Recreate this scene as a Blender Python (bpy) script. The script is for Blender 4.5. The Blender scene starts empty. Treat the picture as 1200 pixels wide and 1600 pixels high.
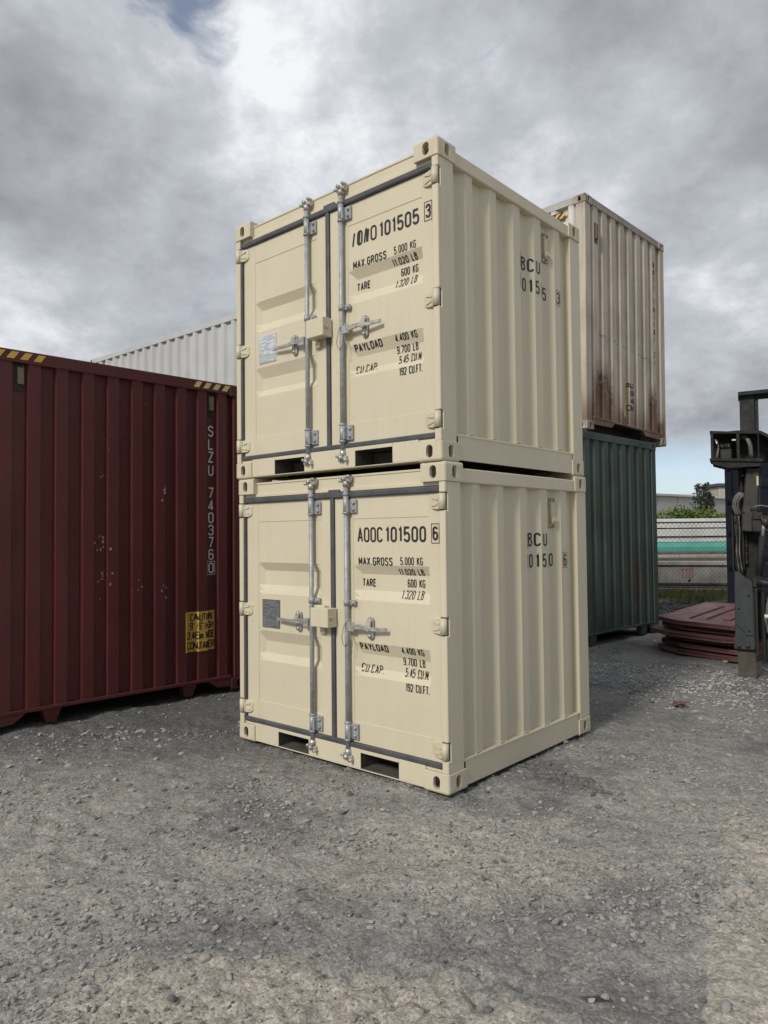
import bpy, bmesh, math, random
import numpy as np
from mathutils import Matrix, Vector, noise as mn

random.seed(7)
rng = np.random.default_rng(11)
C = bpy.context.scene.collection
S = bpy.context.scene
R = math.radians

# ------------------------------------------------------------------ camera
F_PX, PITCH, ROLL, CAM_H = 1143.095, 0.032567, -0.010522, 1.4956
cam_d = bpy.data.cameras.new('camera')
cam = bpy.data.objects.new('camera', cam_d)
C.objects.link(cam)
ex, fw, eu = Vector((1, 0, 0)), Vector((0, math.cos(PITCH), math.sin(PITCH))), Vector((0, -math.sin(PITCH), math.cos(PITCH)))
rt = ex * math.cos(ROLL) + eu * math.sin(ROLL)
up = -ex * math.sin(ROLL) + eu * math.cos(ROLL)
M = Matrix((rt, up, -fw)).transposed().to_4x4()
M.translation = (0, 0, CAM_H)
cam.matrix_world = M
cam_d.sensor_fit = 'HORIZONTAL'
cam_d.sensor_width = 36
cam_d.lens = F_PX * 36 / 1200
cam_d.clip_start = 0.05
cam_d.clip_end = 3000
S.camera = cam

# ------------------------------------------------------------------ sky, sun, exposure
SUN_DIR = Vector((-0.50, -0.645, 0.58)).normalized()
SUN_EL = math.asin(SUN_DIR.z)
SUN_AZ = math.atan2(SUN_DIR.x, SUN_DIR.y)
world = bpy.data.worlds.new('World')
S.world = world
world.use_nodes = True
wt = world.node_tree
wt.nodes.clear()


def NN(t, kind, **kw):
    n = t.nodes.new(kind)
    for k, v in kw.items():
        setattr(n, k, v)
    return n


def setin(t, n, idx, v):
    if v is None:
        return
    if hasattr(v, 'is_output'):
        t.links.new(v, n.inputs[idx])
    else:
        n.inputs[idx].default_value = v


def math_n(t, op, a, b=None, clamp=False):
    n = NN(t, 'ShaderNodeMath', operation=op)
    n.use_clamp = clamp
    setin(t, n, 0, a)
    setin(t, n, 1, b)
    return n.outputs[0]


def mixc(t, fac, a, b, blend='MIX'):
    n = NN(t, 'ShaderNodeMix', data_type='RGBA', blend_type=blend)
    setin(t, n, 0, fac)
    for i, v in ((6, a), (7, b)):
        if isinstance(v, tuple) and len(v) == 3:
            v = (*v, 1)
        setin(t, n, i, v)
    return n.outputs[2]


def ramp(t, v, x0, x1, y0=0.0, y1=1.0, smooth=True):
    n = NN(t, 'ShaderNodeMapRange')
    n.interpolation_type = 'SMOOTHSTEP' if smooth else 'LINEAR'
    setin(t, n, 0, v)
    for i, q in ((1, x0), (2, x1), (3, y0), (4, y1)):
        n.inputs[i].default_value = q
    return n.outputs[0]


def noise_n(t, vec, scale, detail=4, rough=0.55, dist=0.0):
    n = NN(t, 'ShaderNodeTexNoise')
    t.links.new(vec, n.inputs['Vector'])
    n.inputs['Scale'].default_value = scale
    n.inputs['Detail'].default_value = detail
    n.inputs['Roughness'].default_value = rough
    n.inputs['Distortion'].default_value = dist
    return n.outputs['Fac']


def pxdir(px, py):
    v = rt * ((px - 600) / F_PX) - up * ((py - 800) / F_PX) + fw
    return v.normalized()


skyn = NN(wt, 'ShaderNodeTexSky', sky_type='NISHITA')
skyn.sun_disc = False
skyn.sun_elevation = SUN_EL
skyn.sun_rotation = SUN_AZ
skyn.air_density = 1.0
skyn.dust_density = 0.6
tc = NN(wt, 'ShaderNodeTexCoord')
nrm = NN(wt, 'ShaderNodeVectorMath', operation='NORMALIZE')
wt.links.new(tc.outputs['Generated'], nrm.inputs[0])
DIR = nrm.outputs[0]
sep = NN(wt, 'ShaderNodeSeparateXYZ')
wt.links.new(DIR, sep.inputs[0])
zz = math_n(wt, 'ADD', math_n(wt, 'MAXIMUM', sep.outputs[2], 0.0), 0.50)
comb = NN(wt, 'ShaderNodeCombineXYZ')
wt.links.new(math_n(wt, 'DIVIDE', sep.outputs[0], zz), comb.inputs[0])
wt.links.new(math_n(wt, 'DIVIDE', sep.outputs[1], zz), comb.inputs[1])
comb.inputs[2].default_value = 3.7
CP = comb.outputs[0]
n_big = noise_n(wt, CP, 1.35, 6, 0.52, 0.35)
n_mid = noise_n(wt, CP, 4.0, 8, 0.58, 0.25)
n_fine = noise_n(wt, CP, 9.5, 9, 0.62, 0.15)


def lobe(px, py, deg):
    n = NN(wt, 'ShaderNodeVectorMath', operation='DOT_PRODUCT')
    wt.links.new(DIR, n.inputs[0])
    n.inputs[1].default_value = pxdir(px, py)
    return ramp(wt, n.outputs['Value'], math.cos(R(deg)), 1.0)


dens = math_n(wt, 'ADD', math_n(wt, 'MULTIPLY', n_big, 0.55), math_n(wt, 'MULTIPLY', n_mid, 0.45))
# thick cloud reads dark, thin cloud bright
lum = ramp(wt, dens, 0.36, 0.65, 0.10, 0.72)
for px_, py_, dg_, am_ in ((300, 120, 14, .34), (540, 70, 14, .22), (430, 170, 10, .14), (760, 330, 12, .16), (20, 510, 9, .25), (1180, 430, 11, .16), (960, 190, 6, .14),
                           (170, 320, 14, -.26), (60, 120, 9, -.04), (1080, 60, 14, -.16), (820, 120, 9, -.08), (1100, 560, 7, -.10)):
    lum = math_n(wt, 'ADD', lum, math_n(wt, 'MULTIPLY', lobe(px_, py_, dg_), am_))
lum = math_n(wt, 'ADD', lum, math_n(wt, 'MULTIPLY', math_n(wt, 'SUBTRACT', n_fine, 0.5), 0.95))
lum = math_n(wt, 'MINIMUM', math_n(wt, 'MAXIMUM', lum, 0.0), 1.0)
cr = NN(wt, 'ShaderNodeValToRGB')
wt.links.new(lum, cr.inputs[0])
e = cr.color_ramp.elements
e[0].position, e[0].color = 0.0, (0.220, 0.232, 0.256, 1)
e[1].position, e[1].color = 1.0, (0.70, 0.715, 0.74, 1)
for p_, c_ in ((0.35, (0.310, 0.324, 0.352, 1)), (0.65, (0.415, 0.434, 0.470, 1)), (0.85, (0.56, 0.575, 0.60, 1))):
    q = e.new(p_)
    q.color = c_
cloud10 = mixc(wt, 1.0, cr.outputs[0], (10.0, 10.0, 10.0), 'MULTIPLY')
# overhead the cloud sheet is brighter than near the horizon, as under any overcast
zen = ramp(wt, sep.outputs[2], 0.45, 1.0, 1.0, 1.1)
zc = NN(wt, 'ShaderNodeCombineXYZ')
for i in range(3):
    wt.links.new(zen, zc.inputs[i])
cloud10 = mixc(wt, 1.0, cloud10, zc.outputs[0], 'MULTIPLY')
# gaps of clear sky: ragged holes high up and the strip above the horizon
n_hole = noise_n(wt, CP, 7.0, 8, 0.62, 0.6)
hole = math_n(wt, 'ADD', math_n(wt, 'MULTIPLY', lobe(335, 52, 3.4), 0.31), math_n(wt, 'MULTIPLY', lobe(240, -5, 3.0), 0.25))
hole = math_n(wt, 'ADD', hole, n_hole)
hole = math_n(wt, 'MULTIPLY', ramp(wt, hole, 0.64, 0.84), .80)
low = ramp(wt, math_n(wt, 'ADD', sep.outputs[2], math_n(wt, 'MULTIPLY', n_mid, 0.06)), 0.105, 0.165, 1.0, 0.0)
low = math_n(wt, 'MULTIPLY', low, 0.88)
clear = math_n(wt, 'MAXIMUM', hole, low)
skyblue = mixc(wt, 0.5, skyn.outputs[0], mixc(wt, ramp(wt, sep.outputs[2], .12, .40), (3.9, 4.9, 6.6), (1.15, 1.45, 2.3)))
col = mixc(wt, clear, cloud10, skyblue)
bg = NN(wt, 'ShaderNodeBackground')
wt.links.new(col, bg.inputs[0])
bg.inputs[1].default_value = 0.10
wo = NN(wt, 'ShaderNodeOutputWorld')
wt.links.new(bg.outputs[0], wo.inputs[0])

sun_d = bpy.data.lights.new('sun', 'SUN')
sun_d.energy = 2.0
sun_d.angle = R(12)
sun_d.color = (1.0, 0.945, 0.85)
sun = bpy.data.objects.new('sun', sun_d)
sun.rotation_euler = (-SUN_DIR).to_track_quat('-Z', 'Y').to_euler()
C.objects.link(sun)

S.view_settings.view_transform = 'Standard'
S.view_settings.look = 'None'
S.view_settings.exposure = 0.37
S.view_settings.gamma = 1.0
S.view_settings.use_curve_mapping = False


# ------------------------------------------------------------------ materials
def mat(name, c1, c2=None, rough=0.5, metal=0.0, scale=3.0, bump=0.0, bscale=40.0, spots=None, sp_scale=14.0,
        sp_th=0.66, streak=None, spec=0.5, coord='Object'):
    m = bpy.data.materials.new(name)
    m.use_nodes = True
    t = m.node_tree
    b = t.nodes['Principled BSDF']
    b.inputs['Roughness'].default_value = rough
    b.inputs['Metallic'].default_value = metal
    b.inputs['Specular IOR Level'].default_value = spec
    co = NN(t, 'ShaderNodeTexCoord').outputs[coord]
    c2 = c2 or tuple(x * 0.82 for x in c1)
    f = ramp(t, noise_n(t, co, scale, 5, 0.6), 0.32, 0.68)
    col = mixc(t, f, c1, c2)
    if streak:
        mp = NN(t, 'ShaderNodeMapping')
        t.links.new(co, mp.inputs[0])
        mp.inputs['Scale'].default_value = (9, 9, 0.55)
        sf = ramp(t, noise_n(t, mp.outputs[0], 1.6, 6, 0.65), 0.48, 0.78)
        col = mixc(t, math_n(t, 'MULTIPLY', sf, streak[1]), col, streak[0])
    if spots:
        sf = ramp(t, noise_n(t, co, sp_scale, 6, 0.7), sp_th, sp_th + 0.04)
        col = mixc(t, sf, col, spots)
    t.links.new(col, b.inputs['Base Color'])
    rn = ramp(t, noise_n(t, co, scale * 2.3, 4), 0.3, 0.7, max(0.05, rough - 0.09), min(1, rough + 0.09))
    t.links.new(rn, b.inputs['Roughness'])
    if bump:
        bn = NN(t, 'ShaderNodeBump')
        bn.inputs['Strength'].default_value = bump
        bn.inputs['Distance'].default_value = 0.01
        t.links.new(noise_n(t, co, bscale, 5, 0.6), bn.inputs['Height'])
        t.links.new(bn.outputs[0], b.inputs['Normal'])
    return m


def plain(name, c, rough=0.6, metal=0.0):
    return mat(name, c, tuple(x * 0.88 for x in c), rough, metal, 6.0)


CREAM = mat('cream_paint', (0.630, 0.572, 0.432), (0.600, 0.542, 0.405), 0.48, 0, 1.6, 0.10, 5.0,
            streak=((0.50, 0.43, 0.30), 0.22))
CREAM2 = mat('cream_paint_casting', (0.620, 0.562, 0.424), (0.555, 0.500, 0.372), 0.52, 0, 5.0, 0.25, 30.0,
             spots=(0.42, 0.37, 0.28), sp_scale=16, sp_th=0.70)
RUBBER = mat('gasket_rubber', (0.055, 0.058, 0.066), (0.085, 0.088, 0.095), 0.55, 0, 9.0, 0.2, 60)
GALV = mat('galvanised_steel', (0.40, 0.415, 0.43), (0.28, 0.29, 0.30), 0.5, 0.25, 26.0, 0.15, 90)
ZINC = mat('zinc_casting', (0.58, 0.57, 0.54), (0.36, 0.35, 0.33), 0.36, 0.55, 30.0, 0.3, 80)
BLACKP = plain('black_lettering_paint', (0.018, 0.018, 0.02), 0.55)
DARKIN = mat('pocket_steel', (0.10, 0.09, 0.075), (0.06, 0.055, 0.048), 0.85, 0, 6, 0.4, 40)
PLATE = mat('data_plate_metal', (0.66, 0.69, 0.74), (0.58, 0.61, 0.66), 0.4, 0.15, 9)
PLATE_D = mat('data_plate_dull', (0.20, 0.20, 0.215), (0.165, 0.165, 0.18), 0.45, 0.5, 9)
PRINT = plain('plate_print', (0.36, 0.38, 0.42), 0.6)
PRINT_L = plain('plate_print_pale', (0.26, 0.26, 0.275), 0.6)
RED = mat('oxide_red_paint', (0.104, 0.0165, 0.016), (0.080, 0.014, 0.0138), 0.55, 0, 1.2, 0.12, 8.0,
          spots=(0.16, 0.07, 0.05), sp_scale=22, sp_th=0.735, streak=((0.070, 0.016, 0.015), 0.5))
REDD = mat('oxide_red_frame', (0.098, 0.016, 0.0155), (0.074, 0.0145, 0.0145), 0.6, 0, 3.0, 0.2, 20.0)
WHITEP = plain('white_lettering_paint', (0.72, 0.72, 0.70), 0.6)
YELLOW = mat('yellow_marking', (0.68, 0.42, 0.085), (0.58, 0.36, 0.07), 0.6, 0, 9.0, spots=(0.30, 0.17, 0.06), sp_scale=26, sp_th=0.70)
PALEY = mat('pale_yellow_marking', (0.72, 0.56, 0.24), (0.62, 0.47, 0.18), 0.6, 0, 9.0)
VENTM = mat('weathered_vent', (0.20, 0.17, 0.11), (0.14, 0.12, 0.08), 0.6, 0, 20)
VENTD = plain('vent_backing', (0.035, 0.028, 0.022), 0.7)
FARWHITE = mat('pale_grey_white_paint', (0.50, 0.51, 0.51), (0.44, 0.45, 0.45), 0.5, 0, 1.5, streak=((0.45, 0.45, 0.43), 0.35))
GREEN = mat('teal_paint', (0.068, 0.104, 0.088), (0.044, 0.062, 0.051), 0.65, 0, 1.1, 0.2, 14,
            spots=(0.02, 0.022, 0.02), sp_scale=10, sp_th=0.68, streak=((0.052, 0.042, 0.030), 0.97))
NAVY = mat('navy_paint', (0.012, 0.015, 0.026), (0.009, 0.011, 0.018), 0.8, 0, 2.2, 0.1, 10, spec=0.15)
MAROON = mat('maroon_panel_paint', (0.175, 0.080, 0.078), (0.130, 0.058, 0.056), 0.55, 0, 2.2, 0.2, 14,
             spots=(0.21, 0.15, 0.11), sp_scale=7, sp_th=0.69)
IRON = mat('dark_machine_paint', (0.008, 0.008, 0.009), (0.013, 0.013, 0.013), 0.75, 0, 7.0, 0.2, 40)
IRON2 = mat('worn_grey_machine_paint', (0.020, 0.021, 0.023), (0.013, 0.014, 0.015), 0.75, 0, 9.0, 0.2, 40,
            spots=(0.16, 0.15, 0.14), sp_scale=18, sp_th=0.68)
HOSE = mat('hose_rubber', (0.12, 0.115, 0.105), (0.17, 0.165, 0.15), 0.6, 0, 20)
GREASE = mat('greasy_steel', (0.030, 0.027, 0.024), (0.016, 0.015, 0.014), 0.5, 0.2, 10, 0.3, 30)
WOOD = mat('weathered_timber', (0.155, 0.140, 0.115), (0.10, 0.09, 0.075), 0.9, 0, 5, 0.6, 40, streak=((0.06, 0.055, 0.05), 0.6))
CONC = mat('pale_concrete', (0.68, 0.68, 0.67), (0.54, 0.54, 0.53), 0.85, 0, 1.8, 0.3, 20)
CONC2 = mat('stained_concrete', (0.42, 0.41, 0.39), (0.30, 0.29, 0.27), 0.9, 0, 2.6, 0.3, 20, streak=((0.16, 0.15, 0.13), 0.6))
TEAL = mat('teal_coating', (0.10, 0.40, 0.33), (0.085, 0.33, 0.275), 0.5, 0, 2.5)
GRAFF = plain('red_spray_paint', (0.33, 0.13, 0.12), 0.8)
WIRE = plain('fence_wire', (0.10, 0.10, 0.10), 0.6, 0.2)
WALLM = mat('warehouse_cladding', (0.50, 0.48, 0.45), (0.45, 0.43, 0.40), 0.8, 0, 0.2)
ROOFM = mat('warehouse_roof', (0.60, 0.61, 0.62), (0.5, 0.5, 0.5), 0.7, 0, 0.3)
LEAF = mat('hedge_leaf', (0.12, 0.18, 0.035), (0.06, 0.10, 0.020), 0.6, 0, 2.0)
LEAF_Y = mat('hedge_flower_leaf', (0.22, 0.24, 0.10), (0.12, 0.16, 0.05), 0.6, 0, 2.0)
NEEDLE = mat('conifer_needle', (0.050, 0.066, 0.045), (0.030, 0.042, 0.028), 0.7, 0, 1.0)
BARK = mat('bark', (0.07, 0.055, 0.045), (0.05, 0.04, 0.03), 0.9, 0, 3)
GRASSM = mat('grass_blade', (0.18, 0.24, 0.045), (0.24, 0.23, 0.10), 0.7, 0, 4)
STONE_A = mat('grey_stone', (0.37, 0.363, 0.348), (0.21, 0.207, 0.200), 0.9, 0, 30, 0.3, 150)
STONE_B = mat('dark_stone', (0.17, 0.168, 0.163), (0.10, 0.098, 0.096), 0.9, 0, 30, 0.3, 150)
STONE_C = mat('tan_stone', (0.40, 0.365, 0.315), (0.27, 0.25, 0.22), 0.9, 0, 30, 0.3, 150)


def white_rusty():
    """dirty white paint with grime, chips and two rust runs rising from the bottom rail of the end wall"""
    m = bpy.data.materials.new('rust_streaked_white_paint')
    m.use_nodes = True
    t = m.node_tree
    b = t.nodes['Principled BSDF']
    co = NN(t, 'ShaderNodeTexCoord').outputs['Object']
    s = NN(t, 'ShaderNodeSeparateXYZ')
    t.links.new(co, s.inputs[0])
    col = mixc(t, ramp(t, noise_n(t, co, 1.4, 6, 0.65), 0.35, 0.68), (0.53, 0.475, 0.395), (0.41, 0.36, 0.29))
    mp = NN(t, 'ShaderNodeMapping')
    t.links.new(co, mp.inputs[0])
    mp.inputs['Scale'].default_value = (8, 8, 0.5)
    st = noise_n(t, mp.outputs[0], 1.5, 6, 0.7)
    # grime lies on the end wall (x+), not on the sheltered long side
    endw = ramp(t, s.outputs[0], 2.9, 3.05)
    col = mixc(t, math_n(t, 'MULTIPLY', ramp(t, st, 0.40, 0.75), math_n(t, 'MULTIPLY', endw, 0.5)), col, (0.23, 0.185, 0.145))
    col = mixc(t, math_n(t, 'SUBTRACT', 0.75, math_n(t, 'MULTIPLY', endw, 0.75)), col, (0.70, 0.70, 0.69))
    wob = math_n(t, 'MULTIPLY', math_n(t, 'SUBTRACT', st, 0.5), 0.9)
    for yc, wd, top in ((-0.72, 0.33, 0.95), (0.80, 0.19, 0.85), (-0.15, 0.10, 0.35), (1.02, 0.16, 0.4)):
        dy = math_n(t, 'ABSOLUTE', math_n(t, 'SUBTRACT', s.outputs[1], yc))
        wy = ramp(t, math_n(t, 'ADD', dy, math_n(t, 'MULTIPLY', wob, 0.25)), wd * 0.45, wd * 1.05, 1, 0)
        wz = ramp(t, math_n(t, 'ADD', s.outputs[2], wob), top * 0.5, top * 1.2, 1, 0)
        k = math_n(t, 'MULTIPLY', math_n(t, 'MULTIPLY', wy, wz), endw)
        k = math_n(t, 'MULTIPLY', k, ramp(t, math_n(t, 'ADD', math_n(t, 'MULTIPLY', noise_n(t, co, 16, 7, .72), .5), math_n(t, 'MULTIPLY', st, .5)), .40, .56, .35, 1.25))
        col = mixc(t, math_n(t, 'MINIMUM', math_n(t, 'MULTIPLY', k, 1.5), 0.96), col, (0.085, 0.036, 0.015))
    lowr = ramp(t, math_n(t, 'ADD', s.outputs[2], math_n(t, 'MULTIPLY', wob, 0.35)), 0.12, 0.75, 0.85, 0.0)
    col = mixc(t, math_n(t, 'MULTIPLY', lowr, endw), col, (0.165, 0.092, 0.052))
    top_g = ramp(t, math_n(t, 'ADD', s.outputs[2], math_n(t, 'MULTIPLY', noise_n(t, co, 9, 5, 0.7), 0.3)), 3.18, 3.34)
    col = mixc(t, math_n(t, 'MULTIPLY', top_g, 0.45), col, (0.10, 0.085, 0.075))
    chip = ramp(t, noise_n(t, co, 11, 7, 0.72), 0.68, 0.71)
    col = mixc(t, chip, col, (0.07, 0.045, 0.035))
    t.links.new(col, b.inputs['Base Color'])
    b.inputs['Roughness'].default_value = 0.65
    return m


WRUST = white_rusty()
WCAST = mat('grimy_white_casting', (0.42, 0.37, 0.32), (0.24, 0.19, 0.15), 0.7, 0, 9, 0.3, 30, spots=(0.08, 0.055, 0.04), sp_scale=20, sp_th=0.60)


# ------------------------------------------------------------------ mesh builder
class MB:
    def __init__(self):
        self.bm = bmesh.new()

    def box(self, m, u0, u1, z0, z1, d0, d1, bev=0.0, seg=1):
        vs = [self.bm.verts.new(m(u, z, d)) for u in (u0, u1) for z in (z0, z1) for d in (d0, d1)]
        q = [(0, 1, 3, 2), (4, 6, 7, 5), (0, 4, 5, 1), (2, 3, 7, 6), (0, 2, 6, 4), (1, 5, 7, 3)]
        fs = [self.bm.faces.new([vs[i] for i in f]) for f in q]
        bmesh.ops.recalc_face_normals(self.bm, faces=fs)
        if bev:
            es = list({ed for f in fs for ed in f.edges})
            bmesh.ops.bevel(self.bm, geom=es, offset=bev, segments=seg, affect='EDGES', profile=0.5, clamp_overlap=True)
        return self

    def prism(self, pts, off, m=None, bev=0.0):
        """polygon pts extruded by the vector off (all mapped by m)"""
        m = m or (lambda a, b, c: (a, b, c))
        A = [self.bm.verts.new(m(*p)) for p in pts]
        B = [self.bm.verts.new(m(*(p[i] + off[i] for i in range(3)))) for p in pts]
        fs = [self.bm.faces.new(A), self.bm.faces.new(B[::-1])]
        n = len(pts)
        for i in range(n):
            fs.append(self.bm.faces.new((A[i], B[i], B[(i + 1) % n], A[(i + 1) % n])))
        bmesh.ops.recalc_face_normals(self.bm, faces=fs)
        if bev:
            bmesh.ops.bevel(self.bm, geom=list({e_ for f in fs for e_ in f.edges}), offset=bev, segments=1, affect='EDGES', profile=0.5)
        return self

    def tube(self, pts, r, n=10, caps=True):
        pts = [Vector(p) for p in pts]
        rings = []
        for i, p in enumerate(pts):
            d = (pts[min(i + 1, len(pts) - 1)] - pts[max(i - 1, 0)]).normalized()
            a = d.cross(Vector((0, 0, 1)))
            if a.length < 1e-3:
                a = Vector((1, 0, 0))
            a.normalize()
            b = d.cross(a)
            rr = r[i] if isinstance(r, (list, tuple)) else r
            rings.append([self.bm.verts.new(p + (a * math.cos(2 * math.pi * k / n) + b * math.sin(2 * math.pi * k / n)) * rr) for k in range(n)])
        fs = []
        for A, B in zip(rings, rings[1:]):
            for k in range(n):
                fs.append(self.bm.faces.new((A[k], A[(k + 1) % n], B[(k + 1) % n], B[k])))
        if caps:
            fs.append(self.bm.faces.new(rings[0]))
            fs.append(self.bm.faces.new(rings[-1][::-1]))
        bmesh.ops.recalc_face_normals(self.bm, faces=fs)
        for f in fs:
            f.smooth = True
        return self

    def grid(self, us, zs, fn):
        vs = [[self.bm.verts.new(fn(u, z)) for z in zs] for u in us]
        fs = []
        for i in range(len(us) - 1):
            for j in range(len(zs) - 1):
                fs.append(self.bm.faces.new((vs[i][j], vs[i + 1][j], vs[i + 1][j + 1], vs[i][j + 1])))
        self.last = fs
        return self

    def poly(self, pts):
        self.bm.faces.new([self.bm.verts.new(p) for p in pts])
        return self

    def orient(self, nrm_):
        """make every face look along nrm_"""
        n = Vector(nrm_)
        self.bm.normal_update()
        fl = [f for f in self.bm.faces if f.normal.dot(n) < 0]
        bmesh.ops.reverse_faces(self.bm, faces=fl)
        return self

    def mesh(self, name, mt):
        me = bpy.data.meshes.new(name)
        self.bm.to_mesh(me)
        self.bm.free()
        me.materials.append(mt)
        return me

    def build(self, name, mt, parent=None):
        o = bpy.data.objects.new(name, self.mesh(name, mt))
        C.objects.link(o)
        o.parent = parent
        return o


def link_mesh(name, me, parent=None, loc=None, rot=None):
    o = bpy.data.objects.new(name, me)
    C.objects.link(o)
    o.parent = parent
    if loc:
        o.location = loc
    if rot:
        o.rotation_euler = rot
    return o


def tag(o, label=None, cat=None, group=None, kind=None):
    for k, v in (('label', label), ('category', cat), ('group', group), ('kind', kind)):
        if v:
            o[k] = v
    return o


def thing(name, label, cat, loc=(0, 0, 0), rz=0.0, group=None):
    o = bpy.data.objects.new(name, None)
    C.objects.link(o)
    o.empty_display_size = 0.2
    o.location = loc
    o.rotation_euler = (0, 0, rz)
    return tag(o, label, cat, group)


def faces_of(W, L):
    """local maps (u, z, d): u runs along a face from its right-hand (front, back) or near (right, left) end, d goes inwards"""
    front = lambda u, z, d: (W / 2 - u, -L / 2 + d, z)
    right = lambda v, z, d: (W / 2 - d, -L / 2 + v, z)
    back = lambda u, z, d: (W / 2 - u, L / 2 - d, z)
    left = lambda v, z, d: (-W / 2 + d, -L / 2 + v, z)
    return front, right, back, left


# ------------------------------------------------------------------ stencil stroke font
def arc(cx, cy, rx, ry, a0, a1, n=5):
    return [(cx + rx * math.cos(R(a0 + (a1 - a0) * i / n)), cy + ry * math.sin(R(a0 + (a1 - a0) * i / n))) for i in range(n + 1)]


def glyphs():
    w, r = 0.44, 0.20
    O = (arc(w - r, 1 - r, r, r, 0, 90) + arc(r, 1 - r, r, r, 90, 180) + arc(r, r, r, r, 180, 270) + arc(w - r, r, r, r, 270, 360), True)
    g = {}
    g['0'] = g['O'] = (w, [O])
    g['1'] = (0.22, [([(0.02, 0.80), (0.17, 1.0), (0.17, 0)], False)])
    g['2'] = (w, [(arc(r, 1 - r, r, r, 180, 90)[:-1] + arc(w - r, 1 - r, r, r, 90, 0) + [(w, 0.62), (0, 0), (w, 0)], False)])
    g['3'] = (w, [(arc(r, 1 - r, r, r, 180, 90)[:-1] + arc(w - r, 1 - r, r, r, 90, 0) + arc(w - 0.16, 0.70, 0.16, 0.16, 0, -90, 3) + [(0.14, 0.54)], False),
                  ([(w - 0.16, 0.54)] + arc(w - 0.17, 0.37, 0.17, 0.17, 90, 0, 3)[1:] + arc(w - r, r, r, r, 0, -90) + arc(r, r, r, r, 270, 180)[1:], False)])
    g['4'] = (w, [([(w * 0.72, 0), (w * 0.72, 1), (0, 0.25), (w * 1.06, 0.25)], False)])
    g['5'] = (w, [([(w, 1), (0.03, 1), (0.0, 0.56)] + arc(r, 0.42, r, 0.18, 150, 90, 2) + arc(w - r, 0.40, r, 0.20, 90, 0) + arc(w - r, r, r, r, 0, -90)[0:] + arc(r, r, r, r, 270, 185), False)])
    g['6'] = (w, [(arc(w - r, 1 - r, r, r, 15, 90) + arc(r, 1 - r, r, r, 90, 180) + arc(r, r, r, r, 180, 270) + arc(w - r, r, r, r, 270, 360) + arc(w - r, 0.40, r, 0.18, 0, 90) + arc(r, 0.40, r, 0.16, 90, 170), False)])
    g['7'] = (w, [([(0, 1), (w, 1), (0.14, 0)], False)])
    g['9'] = (w, [([(w - a, 1 - b) for a, b in g['6'][1][0][0]], False)])
    g['A'] = (w, [([(0, 0), (w / 2, 1), (w, 0)], False), ([(w * 0.17, 0.3), (w * 0.83, 0.3)], False)])
    g['B'] = (w, [([(0, 0), (0, 1), (w - r, 1)] + arc(w - 0.17, 0.83, 0.15, 0.17, 70, -90, 5)[0:] + [(0, 0.53)], False),
                  ([(w - 0.2, 0.53)] + arc(w - 0.2, 0.265, 0.2, 0.265, 80, -90, 6) + [(0, 0)], False)])
    g['C'] = (w, [(arc(w - r, 1 - r, r, r, 5, 90) + arc(r, 1 - r, r, r, 90, 180) + arc(r, r, r, r, 180, 270) + arc(w - r, r, r, r, 270, 355), False)])
    g['D'] = (w, [([(0, 0), (0, 1), (w - r, 1)] + arc(w - r, 1 - r, r, r, 80, 0, 4) + arc(w - r, r, r, r, 0, -90) + [(0, 0)], False)])
    g['E'] = (w * 0.9, [([(w * .9, 1), (0, 1), (0, 0), (w * .9, 0)], False), ([(0, 0.52), (w * 0.75, 0.52)], False)])
    g['F'] = (w * 0.9, [([(w * .9, 1), (0, 1), (0, 0)], False), ([(0, 0.52), (w * 0.75, 0.52)], False)])
    g['G'] = (w, [(arc(w - r, 1 - r, r, r, 5, 90) + arc(r, 1 - r, r, r, 90, 180) + arc(r, r, r, r, 180, 270) + arc(w - r, r, r, r, 270, 360) + [(w, 0.48), (w * 0.55, 0.48)], False)])
    g['H'] = (w, [([(0, 0), (0, 1)], False), ([(w, 0), (w, 1)], False), ([(0, 0.52), (w, 0.52)], False)])
    g['I'] = (0.06, [([(0.03, 0), (0.03, 1)], False)])
    g['K'] = (w, [([(0, 0), (0, 1)], False), ([(w, 1), (0.03, 0.42)], False), ([(w * 0.38, 0.62), (w, 0)], False)])
    g['L'] = (w * 0.85, [([(0, 1), (0, 0), (w * .85, 0)], False)])
    g['M'] = (w * 1.2, [([(0, 0), (0, 1), (w * 0.6, 0.25), (w * 1.2, 1), (w * 1.2, 0)], False)])
    g['N'] = (w, [([(0, 0), (0, 1), (w, 0), (w, 1)], False)])
    g['P'] = (w, [([(0, 0), (0, 1), (w - r, 1)] + arc(w - r, 0.75, r, 0.25, 80, -90, 7) + [(0, 0.5)], False)])
    g['R'] = (w, [([(0, 0), (0, 1), (w - r, 1)] + arc(w - r, 0.75, r, 0.25, 80, -90, 7) + [(0, 0.5)], False), ([(w * 0.5, 0.5), (w, 0)], False)])
    g['S'] = (w, [(arc(w - r, 1 - r, r, r, 10, 90) + arc(r, 0.77, r, 0.23, 90, 220, 6) + arc(w - r, 0.26, r, 0.26, 50, -90, 7) + arc(r, r, r, r, 270, 190), False)])
    g['T'] = (w, [([(0, 1), (w, 1)], False), ([(w / 2, 1), (w / 2, 0)], False)])
    g['U'] = (w, [([(0, 1)] + arc(r, r, r, r, 180, 270) + arc(w - r, r, r, r, 270, 360) + [(w, 1)], False)])
    g['W'] = (w * 1.4, [([(0, 1), (w * .35, 0), (w * .7, 0.8), (w * 1.05, 0), (w * 1.4, 1)], False)])
    g['X'] = (w, [([(0, 0), (w, 1)], False), ([(0, 1), (w, 0)], False)])
    g['Y'] = (w, [([(0, 1), (w / 2, 0.45), (w, 1)], False), ([(w / 2, 0.45), (w / 2, 0)], False)])
    g['Z'] = (w, [([(0, 1), (w, 1), (0, 0), (w, 0)], False)])
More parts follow.
